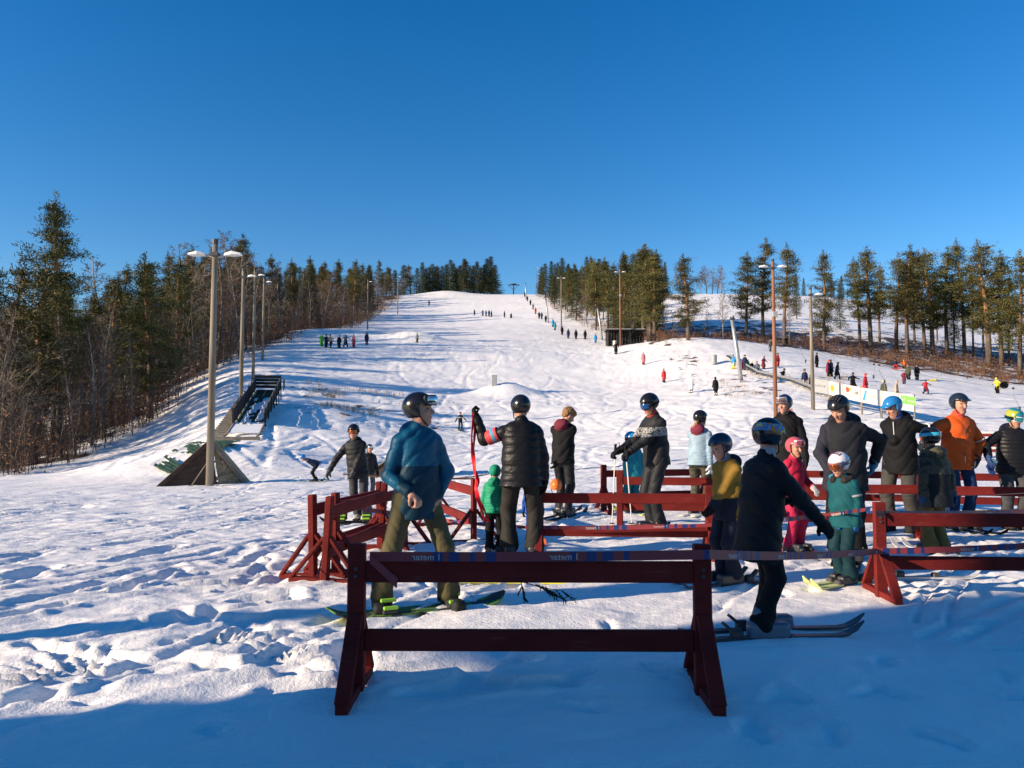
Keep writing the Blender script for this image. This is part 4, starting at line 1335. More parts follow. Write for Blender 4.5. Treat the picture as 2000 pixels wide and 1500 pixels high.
F = [(i * nv + j, (i + 1) * nv + j, (i + 1) * nv + j + 1, i * nv + j + 1) for i in range(nu - 1) for j in range(nv - 1) if fbm(np.array([i * .33]), np.array([j * .5]), 12, 2)[0] > -.12]
b.add(V, F); b.build('snow_patch', M_SNOWCAP, e)
b = MB(); b.box((-1.2, .2, .12), (.06, 2.2, .18)); b.build('take_off_board', M_GREYWOOD, e)
tag(e, 'black slatted wooden ski jump inrun on the slope left', 'ski jump')

# ------------------------------------------------------------------ queue barriers
def barrier_parts(L=2.0):
    P = []
    for x in (0.0, L):
        b = MB(); b.box((x, 0, .43), (.10, .062, .86), bev=.006); P.append(('post', b.data('post', M_RED)))
        b = MB(); b.box((x, 0, .035), (.07, .72, .055), bev=.006); P.append(('skid', b.data('skid', M_RED)))
        for s in (-1, 1):
            b = MB(); b.bar((x, s * .03, .46), (x, s * .34, .055), .085, .032, up=(0, 1, 0), bev=.005); P.append(('brace', b.data('brace', M_RED)))
    b = MB()
    for x in (0.0, L):
        for z in (.29, .33, .68, .72): b.tube([(x, -.025, z), (x, -.04, z)], .011, 6)
    bolts = b.data('bolts', M_DARKSTEEL)
    P.append(('bolt_heads', bolts))
    for z in (.31, .70):
        b = MB(); b.box((L / 2, -.0, z), (L - .10, .045, .12), bev=.006); P.append(('rail', b.data('rail', M_RED)))
    return P


BP = barrier_parts()


def barrier(p, rz, label, tilt=0.0, slope=0.0):
    e = empty('queue_barrier', Vector(p) + Vector((0, 0, -.02)), rz)
    e.rotation_euler = (tilt, slope, rz)
    for nme, me in BP:
        o = obj(nme, me, e)
        if nme == 'bolt_heads': o['kind'] = 'stuff'
    tag(e, label, 'barrier', 'red timber queue barriers')
    return e


def bar_px(pxa, da, pxb, db, label, dz=0.0, **kw):
    a = gpt(pxa, da); b_ = gpt(pxb, db)
    return barrier(a + Vector((0, 0, dz)), math.atan2(b_.y - a.y, b_.x - a.x), label, **kw)


bar_px(701, 4.52, 1386, 4.50, 'dark red barrier nearest the camera, spanning the foreground')
bar_px(1711, 7.1, 2100, 7.0, 'red barrier at the right border in front of the camouflage jacket')
bar_px(1053, 9.25, 1390, 9.1, 'red barrier beside the instructor, sunlit on its left half')
bar_px(1209, 12.0, 1460, 11.7, 'red barrier behind the skier with two poles')
bar_px(1178, 13.7, 1390, 14.3, 'farthest red barrier behind the small turquoise child')
bar_px(1800, 10.3, 2090, 9.9, 'red barrier post right behind the camouflage jacket')
bar_px(1556, 13.6, 1778, 13.2, 'red barrier behind the tall dark helmeted figure')
bar_px(1790, 13.0, 2020, 12.6, 'red barrier between orange jacket and right border')
bar_px(1506, 10.6, 1795, 10.4, 'red barrier behind the white helmet child')
bar_px(926, 10.3, 868, 11.9, 'short looking red barrier seen obliquely left of the instructor')
barrier(G(612, 1128), R(80), 'leftmost barrier of the stack standing end on at left', tilt=-.03)
barrier(G(634, 1140) + Vector((0, 0, .01)), R(84), 'middle barrier of the stack standing end on at left', tilt=.05)
barrier(G(656, 1120), R(77), 'right barrier of the stack standing end on at left', tilt=-.02)

# ------------------------------------------------------------------ distance tape with mirrored print
M_TPINK = mat('tape_red', (.24, .035, .040), .5, .1, 5, 0)
M_TBLUE = mat('tape_blue', (.012, .032, .14), .5, .1, 5, 0)
M_TTEXT = mat('tape_white', (.50, .47, .48), .5, .05, 5, 0)
tcu = bpy.data.curves.new('print', 'FONT'); tcu.body = '1 meter'; tcu.size = .052; tcu.resolution_u = 2
tob = bpy.data.objects.new('tmp', tcu); COL.objects.link(tob)
bpy.context.view_layer.update()
TEXT_ME = bpy.data.meshes.new_from_object(tob.evaluated_get(bpy.context.evaluated_depsgraph_get()))
TEXT_ME.name = 'print'; TEXT_ME.materials.clear(); TEXT_ME.materials.append(M_TTEXT)
bpy.data.objects.remove(tob)


def tape(pts, label, sag=.03, h=.055, twist=0.0):
    P = []
    for a, c in zip(pts[:-1], pts[1:]):
        a = Vector(a); c = Vector(c); L = (c - a).length; n = max(int(L / .03), 4)
        for k in range(n):
            t = k / n; p = a.lerp(c, t); p.z -= sag * L * 4 * t * (1 - t) * .5; P.append(p)
    P.append(Vector(pts[-1]))
    V = []; F = []; M = []; s = 0.0
    e = empty('distance_tape', P[0])
    per = .78; marks = []
    for i, p in enumerate(P):
        tw = twist * math.sin(i * .05)
        up = Vector((math.sin(tw) * .3, math.sin(tw), math.cos(tw))) * h / 2
        q = p - P[0]
        V += [q - up, q + up]
        if i:
            s0 = s; s += (p - P[i - 1]).length
            f = (s % per) / per
            F.append((2 * i - 2, 2 * i, 2 * i + 1, 2 * i - 1))
            M.append(0 if f < .48 or int((f - .48) / .065) % 2 else 1)
            if int((s0 + .5) / per) != int((s + .5) / per): marks.append((i, q))
    me = mesh_data('band', np.array([tuple(v) for v in V]), F, [M_TPINK, M_TBLUE], M)
    bo = obj('band', me, e)
    for i, q in marks:
        if i + 4 >= len(P): continue
        d = (P[min(i + 5, len(P) - 1)] - P[max(i - 5, 0)]).normalized()
        o = obj('print', TEXT_ME, bo, loc=q + Vector((.11 * d.x, .11 * d.y - .006, .11 * d.z - .018)))
        yaw = math.atan2(d.y, d.x)
        o.rotation_euler = (R(90), -math.asin(max(-1, min(1, d.z))), yaw)
        o.scale = (-1, 1, 1)
    tag(e, label, 'tape', 'striped distance tapes')
    return e


p1 = at(722, 1087, 4.46); p2 = at(1386, 1083, 4.40); p3 = at(1711, 1077, 7.0); p4 = at(2080, 1062, 6.9)
tape([p1, p2], 'red and blue tape along the top rail of the nearest barrier', .006)
tape([p2, p3, p4], 'red and blue tape from nearest barrier to the right border barrier', .012)
tape([at(722, 1090, 4.44), at(776, 1140, 4.40)], 'loose end of striped tape hanging from the nearest barrier post', 0, twist=.6)
tape([at(866, 1016, 11.6), at(1053, 1031, 9.15), at(1437, 1024, 8.9), at(1700, 994, 7.2)], 'pale striped tape strung from the instructor to the right barriers', .010, twist=.9)
tape([at(662, 984, 8.6), at(868, 1012, 11.4)], 'striped tape from the barrier stack towards the instructor', .02, twist=.5)
tape([at(648, 1000, 8.0), at(620, 1130, 7.5)], 'tangled striped tape hanging down in the barrier stack', .02, twist=1.2)
tape([at(1711, 1003, 7.0), at(2050, 996, 8.6)], 'dark blue and red tape behind the right border barrier', .01, twist=.5)
# thin ropes of the tow queue
M_ROPE = mat('thin_rope', (.10, .10, .11), .7, .2, 5, 0)
cable('queue_rope', [at(670, 926, 14), at(930, 935, 13.5)], .018, 'dark rope rail behind the blue jacket', 'rope', M_DARKWOOD)
cable('queue_rope', [at(865, 935, 12), at(1000, 912, 17)], .012, 'dark thin rope left of the instructor', 'rope', M_DARKWOOD)
cable('fence_wire', [at(960, 925, 26), at(1350, 895, 27), at(1480, 868, 26)], .012, 'thin upper wire crossing the snow behind the queue', 'wire', M_ROPE)
cable('fence_wire', [at(960, 935, 26), at(1350, 903, 27), at(1480, 884, 26)], .012, 'thin lower wire crossing the snow behind the queue', 'wire', M_ROPE)
cable('fence_wire', [at(1720, 968, 9.5), at(2050, 960, 9.5)], .005, 'thin wire in front of the camouflage jacket', 'wire', M_ROPE)
# ------------------------------------------------------------------ figure modelling: smooth unions of tapered limbs, meshed as one surface
def unit(v):
    v = np.asarray(v, float); return v / (np.linalg.norm(v) + 1e-12)


class RC:      # tapered capsule
    def __init__(s, a, b, ra, rb, lab=0, k=.03, quilt=None, flat=None):
        s.a = np.asarray(a, float); s.b = np.asarray(b, float); s.ra, s.rb, s.lab, s.k, s.quilt, s.flat = ra, rb, lab, k, quilt, flat
        r = max(ra, rb) * 1.15 + .02
        s.lo = np.minimum(s.a, s.b) - r; s.hi = np.maximum(s.a, s.b) + r

    def d(s, X, Y, Z):
        ab = s.b - s.a; L2 = ab @ ab + 1e-12
        px, py, pz = X - s.a[0], Y - s.a[1], Z - s.a[2]
        t = np.clip((px * ab[0] + py * ab[1] + pz * ab[2]) / L2, 0, 1)
        dx, dy, dz = px - ab[0] * t, py - ab[1] * t, pz - ab[2] * t
        if s.flat is not None:      # (axis, factor): thinner along one direction
            ax, f = s.flat
            q = dx * ax[0] + dy * ax[1] + dz * ax[2]
            e = q * (1 / f - 1)
            dist = np.sqrt((dx + ax[0] * e) ** 2 + (dy + ax[1] * e) ** 2 + (dz + ax[2] * e) ** 2)
        else:
            dist = np.sqrt(dx * dx + dy * dy + dz * dz)
        r = s.ra + (s.rb - s.ra) * t
        if s.quilt:
            per, amp = s.quilt
            r = r + amp * (np.abs(np.sin(math.pi * t * math.sqrt(L2) / per)) ** .6 - .6)
        return dist - r


class EL:      # ellipsoid, axes = rows of rot
    def __init__(s, c, rad, rot=None, lab=0, k=.03, cut=None, quilt=None):
        s.c = np.asarray(c, float); s.rad = np.asarray(rad, float); s.rot = np.eye(3) if rot is None else np.asarray(rot); s.lab = lab; s.k = k; s.cut = cut; s.quilt = quilt
        m = s.rad.max() + .03; s.lo = s.c - m; s.hi = s.c + m

    def d(s, X, Y, Z):
        p = [X - s.c[0], Y - s.c[1], Z - s.c[2]]
        q = [sum(s.rot[i][j] * p[j] for j in range(3)) for i in range(3)]
        k0 = np.sqrt(sum((q[i] / s.rad[i]) ** 2 for i in range(3))) + 1e-9
        k1 = np.sqrt(sum((q[i] / s.rad[i] ** 2) ** 2 for i in range(3))) + 1e-9
        d = k0 * (k0 - 1) / k1
        if s.quilt: d = d - s.quilt[1] * (np.abs(np.sin(math.pi * q[2] / s.quilt[0])) ** .6 - .6)
        if s.cut is not None: d = s.cut(q, d)
        return d


class BX:
    def __init__(s, c, half, rot=None, rnd_=.01, lab=0, k=.01):
        s.c = np.asarray(c, float); s.h = np.asarray(half, float); s.rot = np.eye(3) if rot is None else np.asarray(rot); s.r = rnd_; s.lab = lab; s.k = k
        m = np.linalg.norm(s.h) + .02; s.lo = s.c - m; s.hi = s.c + m

    def d(s, X, Y, Z):
        p = [X - s.c[0], Y - s.c[1], Z - s.c[2]]
        q = [np.abs(sum(s.rot[i][j] * p[j] for j in range(3))) - s.h[i] + s.r for i in range(3)]
        o = np.sqrt(sum(np.maximum(v, 0) ** 2 for v in q))
        return o + np.minimum(np.maximum(np.maximum(q[0], q[1]), q[2]), 0) - s.r


def nets(F, org, h):
    S = F < 0
    nx, ny, nz = F.shape
    c = np.zeros((nx - 1, ny - 1, nz - 1), np.int8)
    for i in (0, 1):
        for j in (0, 1):
            for k in (0, 1):
                c += S[i:nx - 1 + i, j:ny - 1 + j, k:nz - 1 + k]
    act = (c > 0) & (c < 8)
    I = np.argwhere(act)
    idx = np.full(act.shape, -1, np.int64); idx[act] = np.arange(len(I))
    acc = np.zeros((len(I), 3)); cnt = np.zeros(len(I))
    corners = [(i, j, k) for i in (0, 1) for j in (0, 1) for k in (0, 1)]
    for a in corners:
        for ax in range(3):
            if a[ax]: continue
            b = list(a); b[ax] = 1
            fa = F[I[:, 0] + a[0], I[:, 1] + a[1], I[:, 2] + a[2]]; fb = F[I[:, 0] + b[0], I[:, 1] + b[1], I[:, 2] + b[2]]
            m = (fa < 0) != (fb < 0)
            t = np.where(m, fa / np.where(m, fa - fb, 1), 0)
            p = np.array(a, float)[None, :] + t[:, None] * (np.array(b) - np.array(a))[None, :]
            acc += p * m[:, None]; cnt += m
    V = (I + acc / cnt[:, None]) * h + org
    Q = []
    for ax in range(3):
        sl0 = [slice(None)] * 3; sl1 = [slice(None)] * 3
        sl0[ax] = slice(0, -1); sl1[ax] = slice(1, None)
        e = S[tuple(sl0)] != S[tuple(sl1)]
        E = np.argwhere(e)
        u, v = [(1, 2), (2, 0), (0, 1)][ax]
        ok = (E[:, u] > 0) & (E[:, v] > 0) & (E[:, u] < F.shape[u] - 1) & (E[:, v] < F.shape[v] - 1)
        E = E[ok]
        def cell(du, dv):
            C = E.copy(); C[:, u] += du; C[:, v] += dv
            return idx[C[:, 0], C[:, 1], C[:, 2]]
        q = np.stack([cell(-1, -1), cell(0, -1), cell(0, 0), cell(-1, 0)], 1)
        fl = ~S[E[:, 0], E[:, 1], E[:, 2]]
        q[fl] = q[fl][:, ::-1]
        Q.append(q)
    Q = np.concatenate(Q)
    return V, Q[(Q >= 0).all(1)]


def sculpt(prims, h, subs=(), warp=None):
    """-> V, Q, label per face"""
    lo = np.min([p.lo for p in prims], 0) - 3 * h; hi = np.max([p.hi for p in prims], 0) + 3 * h
    n = np.ceil((hi - lo) / h).astype(int) + 1
    ax = [lo[i] + np.arange(n[i]) * h for i in range(3)]
    F = np.full(n, .5, np.float32); best = np.full(n, 9, np.float32); lab = np.zeros(n, np.int8)
    for p in prims:
        m = p.k + 2 * h
        s = []
        for i in range(3):
            a = max(int((p.lo[i] - m - lo[i]) / h), 0); b = min(int((p.hi[i] + m - lo[i]) / h) + 2, n[i]); s.append(slice(a, b))
        s = tuple(s)
        d = p.d(ax[0][s[0]][:, None, None], ax[1][s[1]][None, :, None], ax[2][s[2]][None, None, :]).astype(np.float32)
        f = F[s]; k = p.k
        hh = np.maximum(k - np.abs(f - d), 0) / k
        F[s] = np.minimum(f, d) - hh * hh * k * .25
        b = best[s]; q = d < b
        b[q] = d[q]; lab[s][q] = p.lab
    for p in subs:
        d = p.d(ax[0][:, None, None], ax[1][None, :, None], ax[2][None, None, :])
        F = np.maximum(F, -d)
    if warp:
        i, j, k = np.nonzero(np.abs(F) < .07)
        F[i, j, k] += warp(ax[0][i], ax[1][j], ax[2][k])
        for p in subs:
            F = np.maximum(F, -p.d(ax[0][:, None, None], ax[1][None, :, None], ax[2][None, None, :]))
    V, Q = nets(F, lo, h)
    ij = np.clip(np.round((V[Q[:, 0]] - lo) / h).astype(int), 0, n - 1)
    return V, Q, lab[ij[:, 0], ij[:, 1], ij[:, 2]]


def folds(amp, fx=21., seed=0.):
    def w(x, y, z):
        a = np.sin(x * fx + 3 * np.sin(z * 9 + seed) + seed) * np.sin(z * fx * .9 + 2.2 * np.sin(x * 11 + y * 8 + seed * 2))
        b = 1 - 2.4 * np.abs(np.sin(z * fx * .8 + 2.6 * np.sin(x * 9 + seed) + 2 * np.sin(y * 11 + seed)))
        return amp * (.4 * a + .45 * np.maximum(b, -.6))
    return w


def ik(a, b, l1, l2, hint):
    a = np.asarray(a, float); b = np.asarray(b, float); d = b - a; L = np.linalg.norm(d)
    if L > (l1 + l2) * .995: b = a + d / L * (l1 + l2) * .995; d = b - a; L = np.linalg.norm(d)
    u = d / L; x = (l1 * l1 - l2 * l2 + L * L) / (2 * L); hgt = math.sqrt(max(l1 * l1 - x * x, 1e-6))
    hint = np.asarray(hint, float); v = unit(hint - u * (hint @ u))
    return a + u * x + v * hgt, b


def yawdir(deg):     # 0 = towards the camera, 90 = to the right of the picture
    a = R(deg); return np.array([math.sin(a), -math.cos(a), 0.])


def skeleton(sp):
    """joints in a frame with x right, y away, z up; standard figure 1.75 m"""
    J = {}
    yaw = sp.get('yaw', 0); f = yawdir(yaw); left = np.array([-f[1], f[0], 0.])   # person's left
    feet = sp.get('feet', [tuple(left[:2] * .10), tuple(-left[:2] * .10)])         # left foot, right foot
    crouch = sp.get('crouch', 0.02)
    mid = (np.array(feet[0]) + np.array(feet[1])) / 2 + np.array(sp.get('shift', (0, 0)))
    sepn = math.dist(feet[0], feet[1]) / 2
    hipz = .09 + math.sqrt(max(.85 ** 2 - max(sepn - .09, 0) ** 2, .1)) - crouch
    P = np.array([mid[0], mid[1], hipz]); J['pelvis'] = P
    for s, nm in ((1, 'l'), (-1, 'r')):
        hip = P + left * .095 * s
        ft = feet[0] if s > 0 else feet[1]
        ank = np.array([ft[0], ft[1], .09])
        fd = sp.get('toes', None); fd = yawdir(fd[0 if s > 0 else 1]) if fd else f
        kn, ank = ik(hip, ank, .43, .43, fd * 1.0 + left * s * .12)
        J['hip' + nm], J['knee' + nm], J['ankle' + nm], J['toe' + nm] = hip, kn, ank, fd
    lean = R(sp.get('lean', 4)); side = R(sp.get('side', 0))
    up = unit(np.array([0, 0, math.cos(lean)]) + f * math.sin(lean) + np.array([1, 0, 0]) * math.sin(side))
    J['waist'] = P + up * .16; J['chest'] = P + up * .36; J['neck'] = P + up * .53 + f * .0
    sf = yawdir(yaw + sp.get('twist', 0)); sl = np.array([-sf[1], sf[0], 0.])
    sl = unit(sl - up * (sl @ up)); J['left'] = sl; J['fwd'] = unit(np.cross(sl, up)) if False else sf; J['up'] = up; J['hfwd'] = f; J['hleft'] = left
    sw = sp.get('shw', .158)
    for s, nm in ((1, 'l'), (-1, 'r')):
        sh = P + up * .462 + sl * sw * s
        J['sh' + nm] = sh
        hd = sp['hands'][0 if s > 0 else 1] if sp.get('hands') else None
        if hd is None: hd = sh + sl * s * .10 + np.array([0, 0, -.53]) + sf * .06
        hint = sp.get('elb', [None, None])[0 if s > 0 else 1]
        if hint is None: hint = -sf * .8 + sl * s * .6 + np.array([0, 0, -.2])
        J['el' + nm], J['wr' + nm] = ik(sh, hd, .285, .255, hint)
    hy = sp.get('hy', yaw); hp = R(sp.get('hp', 5))
    hf0 = yawdir(hy); hs = sp.get('head', 1.0)
    hf = hf0 * math.cos(hp) + np.array([0, 0, -1]) * math.sin(hp); hu = hf0 * math.sin(hp) + np.array([0, 0, 1]) * math.cos(hp); hl = np.array([-hf0[1], hf0[0], 0.])
    J['hf'], J['hu'], J['hl'] = hf, hu, hl
    J['head'] = J['neck'] + up * .06 + hu * .115 * hs + hf * .025
    J['hs'] = hs
    return J


def hand_prims(w, d, n, lab, s=1.0, curl=.5, fat=1.0, k=.012, side=1):
    """palm and five fingers; d = along forearm, n = palm normal, side = which edge carries the thumb"""
    d = unit(d); n = unit(np.asarray(n) - d * (d @ np.asarray(n))); t = np.cross(d, n) * side
    P = [RC(w, w + d * .03 * s, .026 * s * fat, .028 * s * fat, lab, .02), EL(w + d * .062 * s, (.050 * s, .040 * s * fat, .019 * s * fat), np.array([d, t, n]), lab, .015)]
    for q, (o, L) in enumerate(((.030, .070), (.010, .080), (-.010, .075), (-.029, .058))):
        b = w + d * .095 * s + t * o * s
        c1 = curl * .9; c2 = curl * 2.1
        m = b + (d * math.cos(c1) + n * math.sin(c1)) * L * .5 * s
        e = m + (d * math.cos(c2) + n * math.sin(c2)) * L * .5 * s
        r = .0100 * s * fat
        P += [RC(b, m, r * 1.05, r, lab, .006), RC(m, e, r, r * .85, lab, .006)]
    b = w + d * .035 * s + t * .034 * s
    m = b + (d * .55 + t * .65 + n * .35) * .042 * s; e = m + unit(d * .8 + t * (.25 - .5 * curl) + n * (.3 + curl)) * .036 * s
    P += [RC(b, m, .0145 * s * fat, .012 * s * fat, lab, .010), RC(m, e, .012 * s * fat, .0095 * s * fat, lab, .006)]
    return P


def head_prims(J, lab):
    c, f, u, l, s = J['head'], J['hf'], J['hu'], J['hl'], J['hs']
    rot = np.array([l, f, u])
    P = [EL(c + u * .025 * s - f * .012 * s, (.076 * s, .094 * s, .098 * s), rot, lab, .03),
         EL(c - u * .045 * s + f * .022 * s, (.058 * s, .066 * s, .075 * s), rot, lab, .03),
         RC(c - u * .105 * s + f * .055 * s, c - u * .10 * s + f * .068 * s, .022 * s, .020 * s, lab, .03),
         RC(c + u * .012 * s + f * .088 * s, c - u * .028 * s + f * .108 * s, .010 * s, .0155 * s, lab, .014),
         RC(c - u * .062 * s + f * .082 * s - l * .022 * s, c - u * .062 * s + f * .082 * s + l * .022 * s, .010 * s, .010 * s, lab + 1, .008)]
    for q in (1, -1):
        P += [EL(c + l * q * .077 * s - u * .01 * s - f * .008 * s, (.010 * s, .020 * s, .032 * s), rot, lab, .008),
              EL(c + l * q * .034 * s - u * .02 * s + f * .068 * s, (.022 * s, .02 * s, .02 * s), rot, lab, .02),
              RC(c + l * q * .016 * s + u * .030 * s + f * .086 * s, c + l * q * .050 * s + u * .028 * s + f * .070 * s, .0085 * s, .007 * s, lab, .012)]
    return P


def mk(name, VQL, mats, parent, fn=None, smooth=True):
    V, Q, L = VQL
    if fn is not None:
        L = fn((V[Q].mean(1)), L)
    me = mesh_data(name, V, Q, mats, L, smooth)
    return obj(name, me, parent)


SKIN = mat('skin', (.44, .225, .155), .55, .10, 30, .05)
LIPS = mat('lips', (.42, .16, .13), .5, .1, 30, 0)
EYE = mat('eye', (.03, .025, .02), .2, .05, 30, 0)
BLACKLENS = None


def fab(col, rough=.75, var=.18, bump=.25):
    key = 'cloth_%02x%02x%02x_%02d' % (int(col[0] * 255), int(col[1] * 255), int(col[2] * 255), int(rough * 10))
    return mat(key, col, rough, var, 7, bump, 60, spec=.16)


def gloss(col, rough=.22):
    key = 'shell_%02x%02x%02x_%02d' % (int(col[0] * 255), int(col[1] * 255), int(col[2] * 255), int(rough * 10))
    return mat(key, col, rough, .06, 5, .02, 40, spec=.5)


def mirror(col):
    return mat('lens_%02x%02x%02x' % tuple(int(c * 255) for c in col), col, .08, .1, 3, 0, metal=.7)


BLACK = (.0065, .0065, .008)


def dress(J, sp):
    """(trouser + inner body prims, jacket prims)"""
    tr = sp.get('tf', 1.0); jf = sp.get('jf', 1.0)
    B = []
    for nm in 'lr':
        h, k, a = J['hip' + nm], J['knee' + nm], J['ankle' + nm]
        B += [RC(h, k, .088 * tr, .070 * tr, 0, .04), RC(k, a + (k - a) * .10, .070 * tr, .064 * tr, 0, .03), RC(a + (k - a) * .34, a + (k - a) * .15, .074 * tr, .088 * tr, 0, .02)]
    P, up = J['pelvis'], J['up']
    rot = np.array([J['hleft'], J['hfwd'], [0, 0, 1]])
    B += [EL(P + up * .01, (.165 * tr, .125 * tr, .14), rot, 0, .06)]
    J_ = []
    rt = np.array([J['left'], unit(np.cross(J['up'], J['left'])), up])
    B += [RC(P + up * .1, P + up * .42, .10, .10, 0, .05), RC(P + up * .45, J['head'] - J['hu'] * .03, .056, .054, 1, .04)]
    hem = sp.get('hem', .02)         # how far the jacket reaches below the pelvis
    q = sp.get('quilt')
    qa = (q, .014) if q else None
    ja = 1 + (jf - 1) * .55
    J_ += [EL(P + up * .375, (.172 * jf, .125 * jf, .165), rt, 0, .09, quilt=qa), EL(P + up * .20, (.165 * jf, .125 * jf, .19), rt, 0, .09, quilt=qa),
           RC(P + up * .16, P - up * (.30 + hem), .158 * max(jf, tr * 1.05), .200 * max(jf, tr * 1.07), 0, .08, quilt=qa, flat=(J['hfwd'], .80)),
           RC(J['shl'] * .8 + J['shr'] * .2 + up * .02, J['shr'] * .8 + J['shl'] * .2 + up * .02, .075, .075, 0, .07)]
    if not sp.get('nocollar'):
        J_ += [RC(P + up * .49, P + up * .565, .082 * jf, .070, 0, .03)]
    for nm in 'lr':
        s, e, w = J['sh' + nm], J['el' + nm], J['wr' + nm]
        J_ += [RC(s - up * .01, e, .068 * ja, .056 * ja, 0, .018, quilt=(q, .010) if q else None), RC(e, w - unit(w - e) * .02, .057 * ja, .047 * ja, 0, .03, quilt=(q, .010) if q else None)]
    if sp.get('hood'):
        hs = sp['hood']
        J_ += [EL(P + up * .53 - J['fwd'] * .105, (.125 * hs, .075 * hs, .095 * hs), rt, 2, .03), EL(P + up * .565 - J['fwd'] * .06, (.115 * hs, .06, .05), rt, 2, .03)]
    return B, J_


def hem_cut(J, sp):
    """flat lower edge of the jacket"""
    up = J['up']; o = J['pelvis'] - up * (.085 + sp.get('hem', .02))
    class Half:
        def d(s, X, Y, Z): return ((X - o[0]) * up[0] + (Y - o[1]) * up[1] + (Z - o[2]) * up[2])
    return Half()


def helmet(J, e, m, sp):
    c, f, u, l, s = J['head'], J['hf'], J['hu'], J['hl'], J['hs']
    rot = np.array([l, f, u]); hc = c + u * .035 * s - f * .012 * s
    def cut(q, d):
        face = np.maximum(np.maximum(.028 * s - q[1], q[2] - (.030 * s)), -9)       # forward of the ears and below the brow
        low = -(q[2] + .085 * s + .25 * np.maximum(q[1], 0))
        return np.maximum(np.maximum(d, -np.maximum(.035 * s - q[1] - .15 * q[2], q[2] - .022 * s) * -1 if False else -face_open(q, s)), low)
    def face_open(q, s): return np.maximum(.030 * s - q[1], q[2] - .020 * s)
    el = EL(hc, (.108 * s, .132 * s, .118 * s), rot, 0, .01, cut=lambda q, d: np.maximum(np.maximum(d, -face_open(q, s)), -(q[2] + .092 * s)))
    P = [el]
    if sp.get('visor'):
        P.append(EL(hc + f * .118 * s + u * .028 * s, (.085 * s, .045 * s, .012 * s), rot, 0, .02))
    vq = sculpt(P, .009)
    h = mk('helmet', vq, [m], e)
    return h, hc, rot


def goggles(J, e, sp, hc, rot):
    c, f, u, l, s = J['head'], J['hf'], J['hu'], J['hl'], J['hs']
    lens, frame, strap = sp['gog'][1], sp['gog'][2], sp['gog'][3]
    if sp['gog'][0] == 'eyes':
        gc = c + u * .012 * s + f * .010 * s; z0 = 0; fr = .088
    else:
        gc = c + u * .075 * s + f * .022 * s; z0 = 0; fr = .100
    def slab(hh, fwd): return lambda q, d: np.maximum(np.maximum(d, np.abs(q[2]) - hh * s), fwd * s - q[1])
    rad = (.088 * s, (fr + .025) * s, .12 * s)
    v = sculpt([EL(gc, rad, rot, 0, .005, cut=slab(.042, .035))], .007)
    g = mk('goggle_frame', v, [frame], e)
    rad2 = (.086 * s, (fr + .033) * s, .12 * s)
    mk('lens', sculpt([EL(gc, rad2, rot, 0, .005, cut=slab(.032, .050))], .006), [lens], g)
    if strap is not None:
        off = .055 if sp['gog'][0] == 'up' else .0
        zc = (gc - hc) @ u
        mk('strap', sculpt([EL(hc, (.113 * s, .137 * s, .123 * s), rot, 0, .005, cut=lambda q, d: np.maximum(np.maximum(np.maximum(d, np.abs(q[2] - zc) - .019 * s), q[1] - .075 * s), -(d + .016)))], .0075), [strap], g)


def boot(J, nm, e, m, sp, sole=None):
    a = J['ankle' + nm]; fd = J['toe' + nm]; lf = np.array([-fd[1], fd[0], 0.])
    up = np.array([0, 0, 1.]); rot = np.array([lf, fd, up])
    kind = sp.get('boots', 'ski')
    b0 = np.array([a[0], a[1], 0.])
    if kind == 'ski':
        P = [BX(b0 + fd * .075 + up * .085, (.060, .170, .062), rot, .03, 0, .03), RC(b0 + up * .10 - fd * .01, b0 + up * .21 + fd * .015, .068, .068, 0, .04), BX(b0 + fd * .075 + up * .022, (.046, .175, .014), rot, .006, 1, .005)]
    else:
        P = [BX(b0 + fd * .07 + up * .06, (.055, .155, .05), rot, .04, 0, .03), RC(b0 + up * .09, b0 + up * .26 + fd * .01, .066, .074, 0, .04), BX(b0 + fd * .07 + up * .018, (.054, .16, .016), rot, .008, 1, .005)]
    bo = mk('boot', sculpt(P, .011), [m, sole or fab(BLACK)], e)
    mb = MB()
    for z, fw in ((.10, .12), (.15, .07)) if kind == 'ski' else ():
        p = b0 + up * z + fd * fw
        mb.box(p, (.118, .05, .016), rot=Matrix(rot.tolist()).transposed() if False else Matrix(np.array([lf, fd, up]).T.tolist()), bev=.004)
    if kind == 'ski': mb.build('buckle', sp.get('buckle') or M_STEEL, bo)
    return bo


